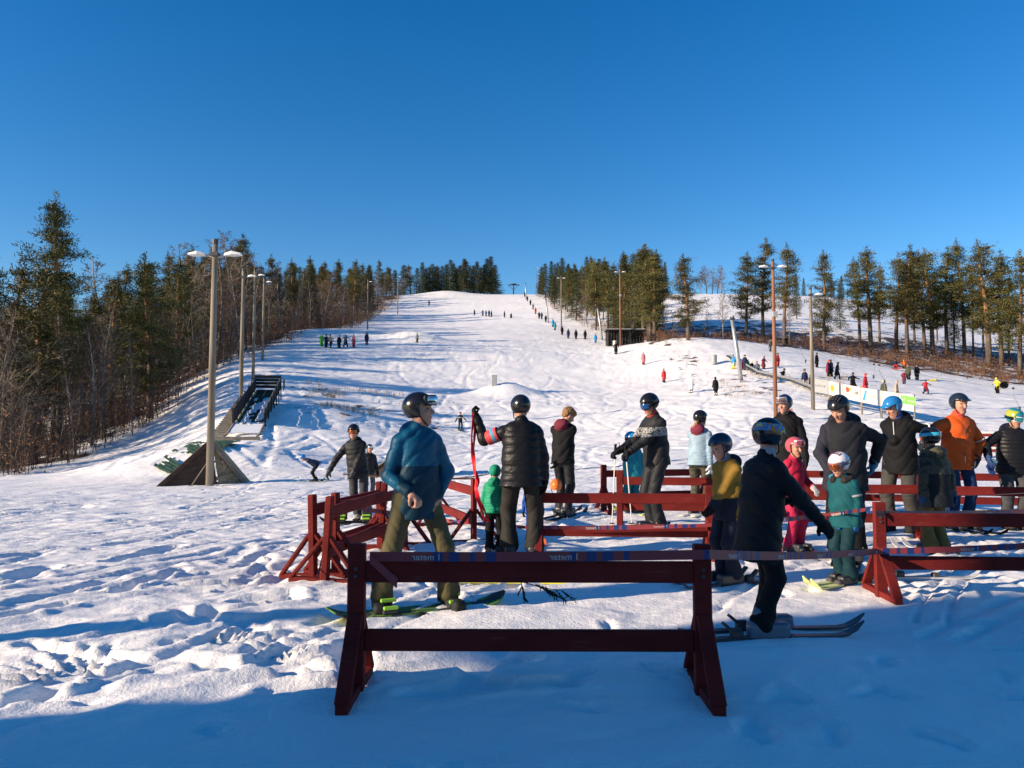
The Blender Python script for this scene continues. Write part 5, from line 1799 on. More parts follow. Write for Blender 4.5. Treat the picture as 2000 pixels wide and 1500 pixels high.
def person(sp):
    """builds one figure; sp holds pixel placement, pose, clothes"""
    bx, by, ty = sp['px']
    g = G(bx, by) if 'd' not in sp else gpt(bx, sp['d'])
    d = g.y
    top = at(bx, ty, d).z - g.z
    feetz = 0
    # first pass for the pose height
    S = sp.get('S')
    def solve(S_):
        q = dict(sp)
        ppm = FPX / d * S_
        byy = by if 'd' not in sp else 840 + FPX * (CAM_Z - g.z) / d
        def cv(h): return None if h is None else np.array([(h[0] - bx) / ppm, h[2] if len(h) > 2 else -.1, (byy - h[1]) / ppm])
        if sp.get('hands'): q['hands'] = [cv(h) for h in sp['hands']]
        if sp.get('elb'): q['elb'] = [None if h is None else np.array(h, float) for h in sp['elb']]
        return skeleton(q)
    S = 1.0
    for it in range(3):
        J = solve(S)
        hz = J['head'][2] + (.115 if not sp.get('helmet') else .150) * J['hs']
        S = top / hz
    J = solve(S)
    e = empty('person', g + Vector((0, 0, -.015)))
    e.scale = (S, S, S)
    B, Jk = dress(J, sp)
    bare = sp.get('bare')
    bm = [sp['trousers'], SKIN, LIPS]
    B = B + head_prims(J, 1)
    hn = {}
    for k_, nm in enumerate('lr'):
        dr = unit(J['wr' + nm] - J['el' + nm]); side = 1 if nm == 'l' else -1
        n_ = -J['left'] * side if abs(dr[2]) > .6 else np.array([0, 0, -1.])
        hn[nm] = (J['wr' + nm], dr, n_, side)
        if bare: B = B + [RC(J['el' + nm], J['wr' + nm], .03, .026, 1, .02)] + hand_prims(J['wr' + nm], dr, n_, 1, 1.0, sp.get('curl', (.6, .6))[k_], 1.0, side=side)
        else: B = B + [RC(J['el' + nm], J['wr' + nm], .03, .028, 1, .02), RC(J['wr' + nm], J['wr' + nm] + dr * .06, .028, .026, 1, .02)]
    res = sp.get('res', .0105)
    mk('body', sculpt(B, res, warp=lambda x, y, z: folds(.0075, 19, bx)(x, y, z) * (z < J['pelvis'][2] + .05)), bm, e, sp.get('tfn'))
    # eyes
    c, f, u, l, s = J['head'], J['hf'], J['hu'], J['hl'], J['hs']
    if not (sp.get('gog') and sp['gog'][0] == 'eyes') and sp.get('eyes', True):
        for q in (1, -1):
            mk('eye', sculpt([EL(c + l * q * .034 * s + u * .012 * s + f * .071 * s, (.014 * s, .012 * s, .009 * s), np.array([l, f, u]), 0, .005)], .005), [EYE], e)
    jm = sp['jacket']; jm = list(jm) if isinstance(jm, (list, tuple)) else [jm]
    while len(jm) < 3: jm.append(jm[0])
    jw = folds(.004 if sp.get('quilt') else .0125, 20 if not sp.get('quilt') else 26, bx * .7)
    jo = mk('jacket', sculpt(Jk, res, subs=[hem_half(J, sp)], warp=jw), jm, e, (lambda C, L: sp['jfn'](C, L, J)) if sp.get('jfn') else None)
    if sp.get('zip'):
        P = J['pelvis']; up = J['up']; fw = unit(np.cross(J['left'], up)) if False else J['fwd']
        mb = MB(); mb.tube([P + up * t + fw * (.134 + .03 * max(0, .25 - t)) * max(sp.get('jf', 1), 1) for t in np.linspace(-.05, .5, 12)], .006, 5); mb.build('zip', sp['zip'], jo)
    if not bare:
        for k_, nm in enumerate('lr'):
            w, dr, n_, side = hn[nm]
            gm = sp.get('gloves', fab(BLACK))
            P = hand_prims(w, dr, n_, 0, 1.08, sp.get('curl', (.6, .6))[k_], 1.30, side=side) + [RC(w - dr * .035, w + dr * .02, .050, .042, 0, .02)]
            mk('glove', sculpt(P, .008), [gm], e)
    for nm in 'lr':
        boot(J, nm, e, sp.get('bootm') or gloss((.03, .03, .035), .4), sp)
    if sp.get('helmet'):
        ho, hc, rot = helmet(J, e, sp['helmet'], sp)
        if sp.get('band'):
            cc, half, bm_ = sp['band']
            mk('helmet_band', sculpt([EL(hc, (.112 * s, .136 * s, .122 * s), rot, 0, .005, cut=lambda q, d_: np.maximum(np.maximum(np.maximum(d_, np.abs(q[2] - cc * s) - half * s), q[1] - .09 * s), -(d_ + .012)))], .007), [bm_], ho)
        if sp.get('vents'):
            mb = MB()
            for a_ in (-.9, -.45, 0, .45, .9):
                p = hc + (u * math.cos(a_ * .55) + l * math.sin(a_ * .55)) * .118 * s * 1.0
                mb.box(p + f * .03 * s, (.014, .075, .008), rot=Matrix(np.array([l, f, u]).T.tolist()), bev=.003)
            mb.build('vent', sp['vents'], ho)
        mb = MB()
        for q in (1, -1):
            mb.tube([c + l * q * .082 * s - u * .04 * s + f * .01 * s, c + l * q * .062 * s - u * .10 * s + f * .045 * s, c - u * .128 * s + f * .06 * s], .006, 5)
        mb.build('chin_strap', fab(BLACK), ho)
    if sp.get('gog'):
        hc_ = c + u * .035 * s - f * .012 * s
        goggles(J, e, sp, hc_, np.array([l, f, u]))
    if sp.get('hair'):
        m, kind = sp['hair']
        if kind == 'curly':
            P = [EL(c + u * .055 * s - f * .02 * s, (.096 * s, .108 * s, .085 * s), np.array([l, f, u]), 0, .03), EL(c + u * .01 * s - f * .065 * s, (.08 * s, .05 * s, .08 * s), np.array([l, f, u]), 0, .03), EL(c + u * .075 * s + f * .06 * s, (.06 * s, .04 * s, .04 * s), np.array([l, f, u]), 0, .03)]
            mk('hair', sculpt(P, .007, warp=lambda x, y, z: .012 * np.sin(x * 130 + 3 * np.sin(z * 50)) * np.sin(y * 120 + z * 40) * np.sin(z * 125 + x * 30)), [m], e)
        else:
            P = [RC(c - f * .10 * s - u * .05 * s, c - f * .15 * s - u * .15 * s, .03, .035, 0, .02), RC(c - f * .15 * s - u * .15 * s, c - f * .13 * s - u * .30 * s, .035, .012, 0, .02)]
            mk('hair', sculpt(P, .008, warp=lambda x, y, z: .005 * np.sin(x * 160 + 2 * np.sin(z * 20))), [m], e)
    if sp.get('neck'):
        up = J['up']
        mk('neck_warmer', sculpt([RC(J['neck'] + up * .0 + J['fwd'] * .01, J['neck'] + up * .075 + J['hf'] * .02, .078, .066, 0, .02)], .009, warp=folds(.006, 40, 2)), [sp['neck']], e)
    if sp.get('fur'):
        up = J['up']; b0 = J['neck'] + up * .03
        P = []
        for a_ in np.linspace(-2.3, 2.3, 9):
            dd = -J['fwd'] * math.cos(a_) + J['left'] * math.sin(a_)
            P.append(EL(b0 + dd * .115 - up * .02 * abs(a_), (.055, .055, .05), None, 0, .03))
        mk('fur_trim', sculpt(P, .0075, warp=lambda x, y, z: .012 * np.sin(x * 170 + 3 * np.sin(z * 70)) * np.sin(y * 160 + 2 * np.sin(x * 60)) * np.sin(z * 150)), [sp['fur']], e)
    if sp.get('armband'):
        nm, mats_ = sp['armband']
        a_, b_ = J['sh' + nm], J['el' + nm]
        for t0, t1, m in mats_:
            p0 = a_ + (b_ - a_) * t0; p1 = a_ + (b_ - a_) * t1
            mid = (p0 + p1) / 2; axd = unit(p1 - p0); hl = np.linalg.norm(p1 - p0) / 2; jz = 1 + (sp.get('jf', 1) - 1) * .55; rr_ = (.070 * jz + .006) if t1 - t0 > .25 else (.068 * jz + .009)
            c_ = RC(p0, p1, rr_, rr_ * .93, 0, .01)
            c_.d = (lambda base, mid, axd, hl: lambda X, Y, Z: np.maximum(base(X, Y, Z), np.abs((X - mid[0]) * axd[0] + (Y - mid[1]) * axd[1] + (Z - mid[2]) * axd[2]) - hl))(c_.d, mid, axd, hl)
            mk('armband', sculpt([c_], .008), [m], e)
    tag(e, sp['label'], 'person')
    if sp.get('group'): e['group'] = sp['group']
    sp['J'] = J; sp['S'] = S; sp['g'] = g; sp['e'] = e
    # skis
    for k_, nm in enumerate('lr'):
        if sp.get('skis'):
            a = J['ankle' + nm]; fd = J['toe' + nm]
            ski(g + Vector((a[0] * S, a[1] * S, 0)), fd, sp['skis'][1] if len(sp['skis']) > 1 else 1.5, sp['skis'][0], '%s under the %s boot of the %s' % (sp['skiname'], 'left' if nm == 'l' else 'right', sp['who']))
    return sp


hem_half = hem_cut
SKIN_SET = []


def ski_mesh(L, w, m, tipm):
    n = 22; V = []; F = []; M = []
    for i in range(n):
        t = i / (n - 1); x = (t - .45) * L
        ww = w * (1 - .22 * math.sin(math.pi * min(max(t, 0), 1)))
        if t > .93: ww *= max(1 - ((t - .93) / .07) ** 2 * .8, .2)
        z = .012 + (.10 * ((t - .86) / .14) ** 1.8 if t > .86 else 0) + (.02 * ((.05 - t) / .05) if t < .05 else 0)
        th = .010 + .010 * math.sin(math.pi * t)
        V += [(x, -ww / 2, z), (x, ww / 2, z), (x, ww / 2, z + th), (x, -ww / 2, z + th)]
        if i:
            b = i * 4
            for k in range(4):
                F.append((b - 4 + k, b - 4 + (k + 1) % 4, b + (k + 1) % 4, b + k)); M.append(1 if k == 2 and (t > .8 or t < .2) else 0)
    F += [(0, 3, 2, 1), (n * 4 - 4, n * 4 - 3, n * 4 - 2, n * 4 - 1)]; M += [0, 0]
    return mesh_data('ski', np.array(V), F, [m, tipm], M)


SKI_N = 0


def ski(p, fd, L, m, label, zoff=.0):
    global SKI_N
    fd = np.asarray(fd)
    tm = m[1] if isinstance(m, tuple) else m; mm = m[0] if isinstance(m, tuple) else m
    e = empty('ski', Vector(p) + Vector((0, 0, -.012 + zoff)), math.atan2(fd[1], fd[0]))
    obj('blade', ski_mesh(L, .085, mm, tm), e)
    b = MB(); b.box((.19, 0, .045), (.07, .07, .05), bev=.012); b.build('toe_binding', M_DARKSTEEL, e)
    b = MB(); b.box((-.17, 0, .055), (.09, .07, .07), bev=.015); b.bar((-.20, 0, .07), (-.27, 0, .13), .05, .02); b.build('heel_binding', M_DARKSTEEL, e)
    tag(e, label, 'ski', 'skis worn in the queue')
    return e
# ------------------------------------------------------------------ people in and around the queue
def two(zf):           # lower panel in another colour
    return lambda C, L, J: np.where(((C - J['pelvis']) @ J['up'] < zf) & (np.abs((C - J['pelvis']) @ J['left']) < .20), 1, L)


F_BLACK = fab(BLACK); F_BLACK2 = fab((.017, .018, .021), .55); F_SHINE = fab((.012, .012, .014), .38)
S_BLACK = gloss((.010, .010, .012)); S_NAVY = gloss((.012, .02, .045))
L_BLUE = mirror((.05, .16, .42)); L_DARK = mirror((.03, .03, .035)); L_RED = mirror((.35, .10, .03)); L_PALE = mirror((.45, .55, .62)); L_YEL = mirror((.55, .55, .05))
TEAL = fab((.006, .078, .150), .42); TEALD = fab((.004, .030, .055), .55)
KHAKI = fab((.085, .074, .036), .8); OLIVE = fab((.055, .055, .035), .8)


def camo(name, cols, scale):
    m, N, L, P = nmat(name)
    tc = N.new('ShaderNodeTexCoord'); nz = N.new('ShaderNodeTexNoise'); nz.inputs['Scale'].default_value = scale; nz.inputs['Detail'].default_value = 2
    L.new(tc.outputs['Object'], nz.inputs['Vector'])
    r = N.new('ShaderNodeValToRGB'); r.color_ramp.interpolation = 'CONSTANT'
    for k, c in enumerate(cols):
        el = r.color_ramp.elements[k] if k < 2 else r.color_ramp.elements.new(.5)
        el.position = (0, .44, .52, .6)[k]; el.color = (*c, 1)
    L.new(nz.outputs['Fac'], r.inputs[0]); L.new(r.outputs[0], P.inputs['Base Color']); P.inputs['Roughness'].default_value = .8
    return m


CAMO = camo('camouflage_cloth', ((.02, .024, .016), (.055, .05, .03), (.012, .012, .011), (.09, .075, .05)), 9)
KNIT = camo('nordic_knit', ((.02, .02, .022), (.30, .30, .30), (.03, .03, .03), (.42, .42, .42)), 34)
RACE = camo('colourful_band', ((.55, .20, .02), (.03, .18, .45), (.60, .50, .05), (.45, .05, .04)), 26)

Q = []
Q.append(person(dict(label='person in blue jacket and khaki trousers standing on a snowboard', px=(812, 1188, 763), yaw=28, hy=82, hp=-4, feet=[(.27, .02), (-.27, -.10)], toes=(30, 10),
    hands=[(852, 976, -.02), (808, 962, -.26)], elb=[(.45, .5, -.5), (-.8, .2, -.8)], curl=(.5, 1.15), bare=True, lean=3, trousers=KHAKI, tf=1.04, jf=.96, hem=.07, hood=.95, shw=.152,
    jacket=[TEAL, TEALD, TEAL], jfn=two(.27), helmet=S_BLACK, visor=True, gog=('up', L_PALE, S_BLACK, None), boots='soft', bootm=fab((.02, .022, .02), .6), buckle=gloss((.30, .55, .04), .4), res=.0095)))
Q.append(person(dict(label='person in black with red and blue armband holding up red ribbon', px=(1020, 1089, 768), yaw=186, hy=200, hp=6, feet=[(-.14, .02), (.13, -.03)], toes=(190, 170),
    hands=[(930, 818, .10), (1064, 940, .02)], elb=[(-.5, .2, -1), (1, .2, -.2)], curl=(1.2, .5), lean=2, trousers=fab((.022, .020, .018), .7), tf=1.22, jf=1.22, hem=.06, quilt=.085,
    jacket=[F_SHINE, F_BLACK, F_BLACK], helmet=S_BLACK, armband=('l', [(.35, .85, fab((.50, .06, .07), .5)), (.46, .74, fab((.04, .28, .42), .5))]), bootm=gloss((.03, .03, .032), .4), skis=[(gloss((.75, .16, .03), .35), gloss((.75, .16, .03), .35)), 1.6], skiname='orange ski', who='ribbon holder', res=.0095)))
Q.append(person(dict(label='bareheaded person with curly hair and maroon hood looking down', px=(1098, 1008, 796), yaw=150, hy=112, hp=34, feet=[(-.02, .14), (.05, -.14)], hands=[(1112, 905, .12), (1086, 905, -.08)], elb=[(.2, .6, -1), (-.5, -.5, -1)],
    trousers=F_BLACK2, tf=1.0, jf=1.02, hem=.0, jacket=[F_BLACK, F_BLACK, fab((.14, .02, .035))], hood=.95, hair=(mat('curly_hair', (.23, .12, .05), .7, .4, 40, .5), 'curly'), curl=(.4, .4), skis=[F_BLACK, 1.6], skiname='black ski', who='curly haired person')))
Q.append(person(dict(label='person in black patterned ski suit with blue goggles holding two poles', px=(1278, 1040, 766), yaw=-68, hy=-58, hp=20, feet=[(.06, -.10), (.02, .12)], hands=[(1224, 884, -.20), (1212, 880, .02)], elb=[(.8, -.6, -1), (.8, .5, -1)],
    trousers=F_BLACK2, tf=1.05, jf=1.05, hem=-.02, jacket=[F_BLACK2, KNIT, F_BLACK2], jfn=lambda C, L, J: np.where((np.abs((C - J['pelvis']) @ J['up'] - .36) < .055), 1, L), helmet=S_BLACK, gog=('eyes', L_BLUE, S_BLACK, F_BLACK), neck=fab((.40, .035, .03)), curl=(1.1, 1.1), skis=[F_BLACK, 1.65], skiname='dark ski', who='skier with two poles')))
Q.append(person(dict(label='small child in turquoise with blue helmet behind the ski poles', px=(1238, 1002, 841), yaw=205, hy=215, hp=8, head=1.22, hands=[(1222, 925, 0), (1255, 925, 0)], trousers=fab((.012, .13, .19)), tf=1.2, jf=1.15, jacket=fab((.02, .24, .30)), helmet=gloss((.02, .22, .48)), gog=('eyes', L_DARK, S_BLACK, F_BLACK), skis=[gloss((.55, .6, .08), .4), 1.0], skiname='yellow green ski', who='small turquoise child')))
Q.append(person(dict(label='person in pale blue quilted jacket with ponytail and maroon hood', px=(1367, 1004, 799), yaw=146, hy=130, hp=5, hands=[(1392, 905, .05), (1384, 915, -.15)], head=1.05, quilt=.05, trousers=CAMO, tf=1.08, jacket=[fab((.24, .34, .42), .5), F_BLACK, fab((.17, .025, .05))], hood=.95, hem=.0, helmet=S_BLACK, hair=(mat('fair_hair', (.36, .20, .08), .6, .3, 40, .4), 'tail'), gloves=fab((.6, .6, .6)), skis=[gloss((.55, .55, .5), .4), 1.4], skiname='pale ski', who='person in pale blue')))
Q.append(person(dict(label='child in mustard and navy jacket with dark helmet facing left', px=(1424, 1138, 843), yaw=-66, hy=-72, hp=20, head=1.15, feet=[(.05, -.10), (-.02, .10)], hands=[(1384, 992, -.16), (1404, 985, .1)], elb=[(.6, -.6, -.6), (.6, .6, -.6)], trousers=fab((.012, .016, .03)), tf=1.15, jf=1.15, hem=.06, jacket=[fab((.235, .135, .022), .7), fab((.012, .016, .03)), fab((.012, .016, .03))], jfn=two(.12), hood=1.0, helmet=S_NAVY, neck=fab((.20, .19, .30)), curl=(.9, .9), skis=[gloss((.02, .03, .06), .4), 1.25], skiname='navy ski', who='mustard jacket child')))
Q.append(person(dict(label='child in long black coat and colourful banded helmet reaching down right', px=(1490, 1242, 812), yaw=104, hy=122, hp=8, head=1.12, feet=[(.06, .16), (-.06, -.10)], toes=(96, 96), hands=[(1545, 985, .20), (1622, 1052, -.12)], elb=[(-.3, .6, -1), (-.6, -.6, .1)], shw=.18, lean=7,
    trousers=F_BLACK, tf=1.1, jf=1.22, hem=.22, jacket=fab((.010, .011, .014), .65), helmet=S_BLACK, band=(.035, .032, RACE), neck=fab((.3, .3, .33)), bootm=gloss((.10, .13, .17), .35), curl=(.5, .25), skis=[gloss((.03, .035, .045), .35), 1.45], skiname='dark ski', who='child in long black coat', res=.0095)))
Q.append(person(dict(label='child in bright pink snowsuit with pink goggles on helmet', px=(1550, 1076, 851), yaw=30, hy=22, hp=4, head=1.18, hands=[(1586, 952, -.1), (1528, 960, -.05)], trousers=fab((.42, .020, .07)), tf=1.12, jf=1.1, jacket=fab((.46, .022, .06)), helmet=gloss((.45, .08, .10)), gog=('up', mirror((.4, .12, .15)), gloss((.5, .2, .25)), None), gloves=fab((.4, .4, .42)), skis=[gloss((.3, .05, .08), .4), 1.1], skiname='pink ski', who='pink snowsuit child')))
Q.append(person(dict(label='person in black with goggles on helmet behind the pink child', px=(1535, 1010, 769), d=13.0, yaw=-25, hy=-48, hp=6, trousers=F_BLACK, jf=1.1, jacket=F_BLACK, hood=1.1, helmet=gloss((.02, .025, .06)), gog=('up', mirror((.35, .2, .2)), gloss((.5, .5, .5)), None))))
Q.append(person(dict(label='tall person in dark jacket and ribbed black helmet looking down', px=(1655, 1092, 770), yaw=-25, hy=-52, hp=34, hands=[(1716, 905, .05), (1618, 925, -.15)], elb=[(1, .2, .1), (-1, .3, -.3)], trousers=F_BLACK, tf=1.1, jf=1.25, hem=.10, jacket=[fab((.014, .015, .02)), fab((.022, .022, .034)), F_BLACK2], jfn=lambda C, L, J: np.where((C - J['pelvis']) @ J['left'] < -.14, 1, L), hood=1.35, helmet=S_BLACK, vents=fab((.05, .05, .055), .5), gog=('eyes', L_DARK, S_BLACK, F_BLACK) if False else None, gloves=fab((.03, .17, .28)), skis=[F_BLACK, 1.5], skiname='black ski', who='tall person looking down')))
Q.append(person(dict(label='child in teal suit and white helmet with blue gloves', px=(1652, 1138, 880), yaw=-58, hy=-62, hp=16, head=1.22, feet=[(.03, -.10), (.0, .10)], hands=[(1664, 1020, -.18), (1640, 1015, .05)], elb=[(.8, -.3, -.4), (.6, .6, -.4)], trousers=fab((.006, .03, .04)), tf=1.2, jf=1.2, hem=.04, jacket=[fab((.007, .075, .09)), F_BLACK, F_BLACK], fur=fab((.03, .027, .025), .9), helmet=gloss((.72, .70, .72)), vents=gloss((.25, .03, .10)), band=(-.005, .022, gloss((.05, .08, .16))), armband=('l', [(.50, .60, fab((.30, .32, .32)))]), gog=('eyes', L_RED, gloss((.4, .1, .1)), None), gloves=fab((.02, .12, .36)), skis=[gloss((.6, .66, .25), .4), 1.1], skiname='lime ski', who='white helmet child')))
Q.append(person(dict(label='person in black jacket and grey trousers with bright blue helmet', px=(1764, 1038, 772), yaw=-48, hy=-72, hp=26, feet=[(.12, -.06), (-.14, .06)], hands=[(1800, 872, -.22), (1782, 868, -.05)], elb=[(1, .1, -.3), (-.6, -.8, -.6)], trousers=fab((.050, .047, .042)), tf=1.2, jf=1.12, hem=.08, jacket=F_BLACK, hood=1.15, helmet=gloss((.02, .17, .42)), visor=True, neck=fab((.03, .05, .20)), armband=('l', [(.70, .76, fab((.6, .6, .6)))]), gloves=fab((.34, .36, .30)), boots='soft', bootm=fab((.02, .02, .02)), zip=fab((.6, .6, .6)))))
Q.append(person(dict(label='child with fur hooded camouflage coat seen from behind, turquoise helmet band', px=(1832, 1082, 832), yaw=196, hy=204, hp=6, head=1.15, hands=[(1800, 985, -.05), (1872, 990, 0)], trousers=fab((.145, .110, .035)), tf=1.2, jf=1.28, hem=.16, jacket=[CAMO, fab((.014, .016, .019)), CAMO], jfn=two(.22), hood=1.1, fur=mat('brown_fur', (.16, .115, .06), .9, .4, 30, .5), helmet=S_BLACK, band=(.02, .024, gloss((.05, .36, .50))), gloves=fab((.03, .07, .17)), skis=[gloss((.5, .5, .5), .4), 1.2], skiname='grey ski', who='camouflage coat child')))
Q.append(person(dict(label='person in bright orange jacket and blue trousers facing the camera', px=(1866, 1042, 766), d=11.6, yaw=4, hy=10, hp=6, hands=[(1896, 895, -.08), (1815, 858, .15)], elb=[(1, .3, -.2), (-1, .2, -.6)], trousers=fab((.012, .03, .085)), jf=1.15, hem=.05, jacket=fab((.54, .085, .014), .6), helmet=gloss((.015, .022, .035)), visor=True, neck=fab((.55, .07, .05)), armband=('l', [(.86, .91, fab((.6, .6, .6)))]), gloves=fab((.03, .035, .05)), zip=M_DARKSTEEL, skis=[F_BLACK, 1.6], skiname='black ski', who='orange jacket person')))
Q.append(person(dict(label='person in black quilted jacket at the right border holding blue glove', px=(1982, 1032, 796), yaw=-14, hy=12, hp=16, hands=[(2022, 905, -.05), (1920, 893, -.2)], elb=[(1, .2, -.2), (-1, .4, -.1)], quilt=.06, trousers=fab((.055, .055, .06)), tf=1.15, jf=1.18, jacket=F_SHINE, hood=1.1, helmet=gloss((.02, .20, .25)), band=(.045, .045, gloss((.35, .38, .04))), gog=('eyes', mirror((.08, .40, .38)), gloss((.7, .7, .7)), F_BLACK), gloves=fab((.03, .06, .16)), boots='soft', bootm=fab((.06, .04, .03)))))
Q.append(person(dict(label='person in black jacket and amber goggles gliding behind the barrier stack', px=(706, 1014, 826), yaw=-6, hy=0, hp=4, feet=[(.10, -.02), (-.06, .06)], shift=(-.10, 0), side=-7, hands=[(689, 938, -.22), (641, 926, -.12)], elb=[(1, .4, -.1), (-1, .5, .1)], trousers=fab((.04, .04, .045)), tf=1.05, jf=1.05, hem=.04, quilt=.09, jacket=F_BLACK2, hood=.95, helmet=S_BLACK, gog=('eyes', L_RED, S_BLACK, F_BLACK), gloves=fab((.07, .075, .08)), boots='soft', bootm=fab((.35, .34, .3)))))
Q.append(person(dict(label='person in dark clothes half hidden behind the one with amber goggles', px=(722, 985, 866), d=17.5, yaw=25, hy=20, trousers=fab((.10, .10, .105)), jacket=[F_BLACK2, fab((.1, .06, .05)), F_BLACK], helmet=S_BLACK, gog=('up', L_PALE, S_BLACK, None), res=.014, skis=[F_BLACK, 1.6], skiname='black ski', who='half hidden person')))
Q.append(person(dict(label='child with blue helmet bending forward on the snow at left', px=(618, 941, 886), yaw=-72, hy=-80, hp=50, lean=62, crouch=.10, head=1.15, hands=[(640, 904, .12), (642, 908, -.12)], elb=[(.3, .3, 1), (.3, -.3, 1)], trousers=F_BLACK, jacket=[fab((.02, .03, .07)), fab((.3, .1, .08)), fab((.02, .03, .07))], helmet=gloss((.02, .17, .50)), gloves=fab((.03, .16, .40)), skis=[gloss((.6, .62, .12), .4), 1.1], skiname='yellow ski', who='bending child', res=.013)))
Q.append(person(dict(label='small skier in black with pale chest stripe on the slope behind ribbon', px=(899, 841, 804), yaw=15, hy=10, feet=[(.14, 0), (-.14, 0)], hands=[(911, 822, -.1), (889, 824, -.1)], trousers=F_BLACK, jacket=[F_BLACK, fab((.5, .5, .5))], jfn=lambda C, L, J: np.where(np.abs((C - J['pelvis']) @ J['up'] - .34) < .035, 1, L), helmet=S_BLACK, res=.016, skis=[F_BLACK, 1.3], skiname='black ski', who='small skier on the slope')))
Q.append(person(dict(label='small child in green hooded quilted jacket left of the ribbon holder', px=(966, 1083, 905), yaw=176, hy=172, hp=4, head=1.1, quilt=.06, trousers=F_BLACK, tf=1.15, jf=1.1, hem=.0, jacket=[fab((.012, .25, .13), .5), F_BLACK, fab((.012, .25, .13), .5)], hood=1.1, helmet=fab((.012, .24, .14), .6), skis=[gloss((.4, .4, .42), .4), 1.0], skiname='grey ski', who='small green child', bootm=gloss((.5, .5, .48), .4))))
Q.append(person(dict(label='small child in royal blue mostly hidden behind the ribbon holder', px=(1040, 1046, 925), d=10.2, yaw=170, hy=170, head=1.2, trousers=fab((.012, .06, .26)), tf=1.1, jf=1.1, jacket=fab((.015, .07, .30)), helmet=gloss((.02, .05, .2)), res=.013)))
QD = {q['label'][:20]: q for q in Q}

# ------------------------------------------------------------------ things held, worn on feet, lying about
# snowboard under the blue jacket
def snowboard(pa, pb, top, base, label):
    a = Vector(pa); b_ = Vector(pb); d = b_ - a; L = d.length
    e = empty('snowboard', a, math.atan2(d.y, d.x))
    n = 26; V = []; F = []; M = []
    for i in range(n):
        t = i / (n - 1); x = t * L
        w = .255 * (1 - .10 * math.sin(math.pi * t))
        ends = min(t, 1 - t)
        if ends < .09: w *= math.sqrt(max(1 - ((.09 - ends) / .09) ** 2, .03))
        z = .012 + (.085 * ((.14 - ends) / .14) ** 1.7 if ends < .14 else 0)
        V += [(x, -w / 2, z), (x, w / 2, z), (x, w / 2, z + .012), (x, -w / 2, z + .012)]
        if i:
            q = i * 4
            for k in range(4): F.append((q - 4 + k, q - 4 + (k + 1) % 4, q + (k + 1) % 4, q + k)); M.append(1 if k == 0 else 0)
    F += [(0, 3, 2, 1), (n * 4 - 4, n * 4 - 3, n * 4 - 2, n * 4 - 1)]; M += [0, 0]
    obj('deck', mesh_data('deck', np.array(V), F, [top, base], M), e)
    for t in (.32, .68):
        bb = MB(); bb.box((t * L, 0, .045), (.12, .24, .04), bev=.012); bb.box((t * L, .12, .15), (.16, .035, .22), bev=.015); bo = bb.build('binding', gloss((.02, .02, .02), .5), e)
        bb = MB(); bb.box((t * L, -.05, .125), (.13, .03, .03), bev=.01); bb.build('strap', gloss((.30, .58, .04), .4), bo)
        bb = MB(); bb.box((t * L, -.125, .08), (.12, .03, .028), bev=.01); bb.build('strap', gloss((.30, .58, .04), .4), bo)
    tag(e, label, 'snowboard')
    return e


g1 = Q[0]['g']
pa = at(636, 1203, 6.15); pb = at(985, 1172, 6.78)
pa.z = gz(pa.x, pa.y) + .0; pb.z = gz(pb.x, pb.y) + .0
snowboard(pa, pb, camo('board_top', ((.03, .035, .03), (.10, .22, .03), (.02, .02, .02), (.30, .36, .05)), 5), gloss((.55, .58, .06), .35), 'black and green snowboard with lime bindings under the blue jacket person')
gA = G(690, 1022); snowboard(gA + Vector((-.55, .0, 0)), gA + Vector((.55, .12, 0)), F_BLACK, F_BLACK, 'dark snowboard under the person with amber goggles')


def pole(top, tip, label, m):
    top = Vector(top); tip = Vector(tip); d = (tip - top)
    e = empty('ski_pole', tip)
    o = -tip
    b = MB(); b.tube([top + o, tip + o], [.010, .007], 6); b.build('shaft', m, e)
    b = MB(); b.tube([top + o - d.normalized() * .04, top + o + d.normalized() * .11], .019, 8); b.build('grip', F_BLACK, e)
    q = tip + o - d.normalized() * .08
    b = MB(); b.tube([q, q - d.normalized() * .012], [.045, .035], 10); b.build('basket', F_BLACK, e)
    b = MB(); b.tube([top + o + Vector((0, 0, .02)), top + o + Vector((.05, -.02, .07)), top + o + Vector((.06, -.02, -.03)), top + o + Vector((.01, 0, -.06))], .006, 4); b.build('wrist_loop', F_BLACK, e)
    tag(e, label, 'ski pole', 'ski poles')


M_POLEW = gloss((.72, .68, .62), .35)
s4 = Q[3]; d4 = s4['g'].y
for nm, tip, lab in (('l', (1235, 1034), 'right of the two pale ski poles held by the patterned suit skier'), ('r', (1195, 1034), 'left of the two pale ski poles held by the patterned suit skier')):
    w = s4['J']['wr' + nm]; S = s4['S']; hp_ = s4['g'] + Vector((w[0] * S, w[1] * S, w[2] * S)); dr = unit(s4['J']['wr' + nm] - s4['J']['el' + nm])
    hp_ += Vector(dr) * .07 + Vector((0, 0, .07)); tp = at(tip[0], tip[1], hp_.y - .05)
    tp.z = max(gz(tp.x, tp.y) - .02, tp.z)
    pole(hp_, tp, lab, M_POLEW)
g3 = Q[2]
pole(at(1084, 985, g3['g'].y - .3) + Vector((-.05, 0, .25)), G(1083, 1026), 'pale ski pole beside the curly haired person', M_POLEW) if False else None
# red ribbon in the raised hand
s2 = Q[1]; w = s2['J']['wrl']; S = s2['S']
h0 = s2['g'] + Vector((w[0] * S, w[1] * S, w[2] * S)) + Vector((-.02, -.04, .05))


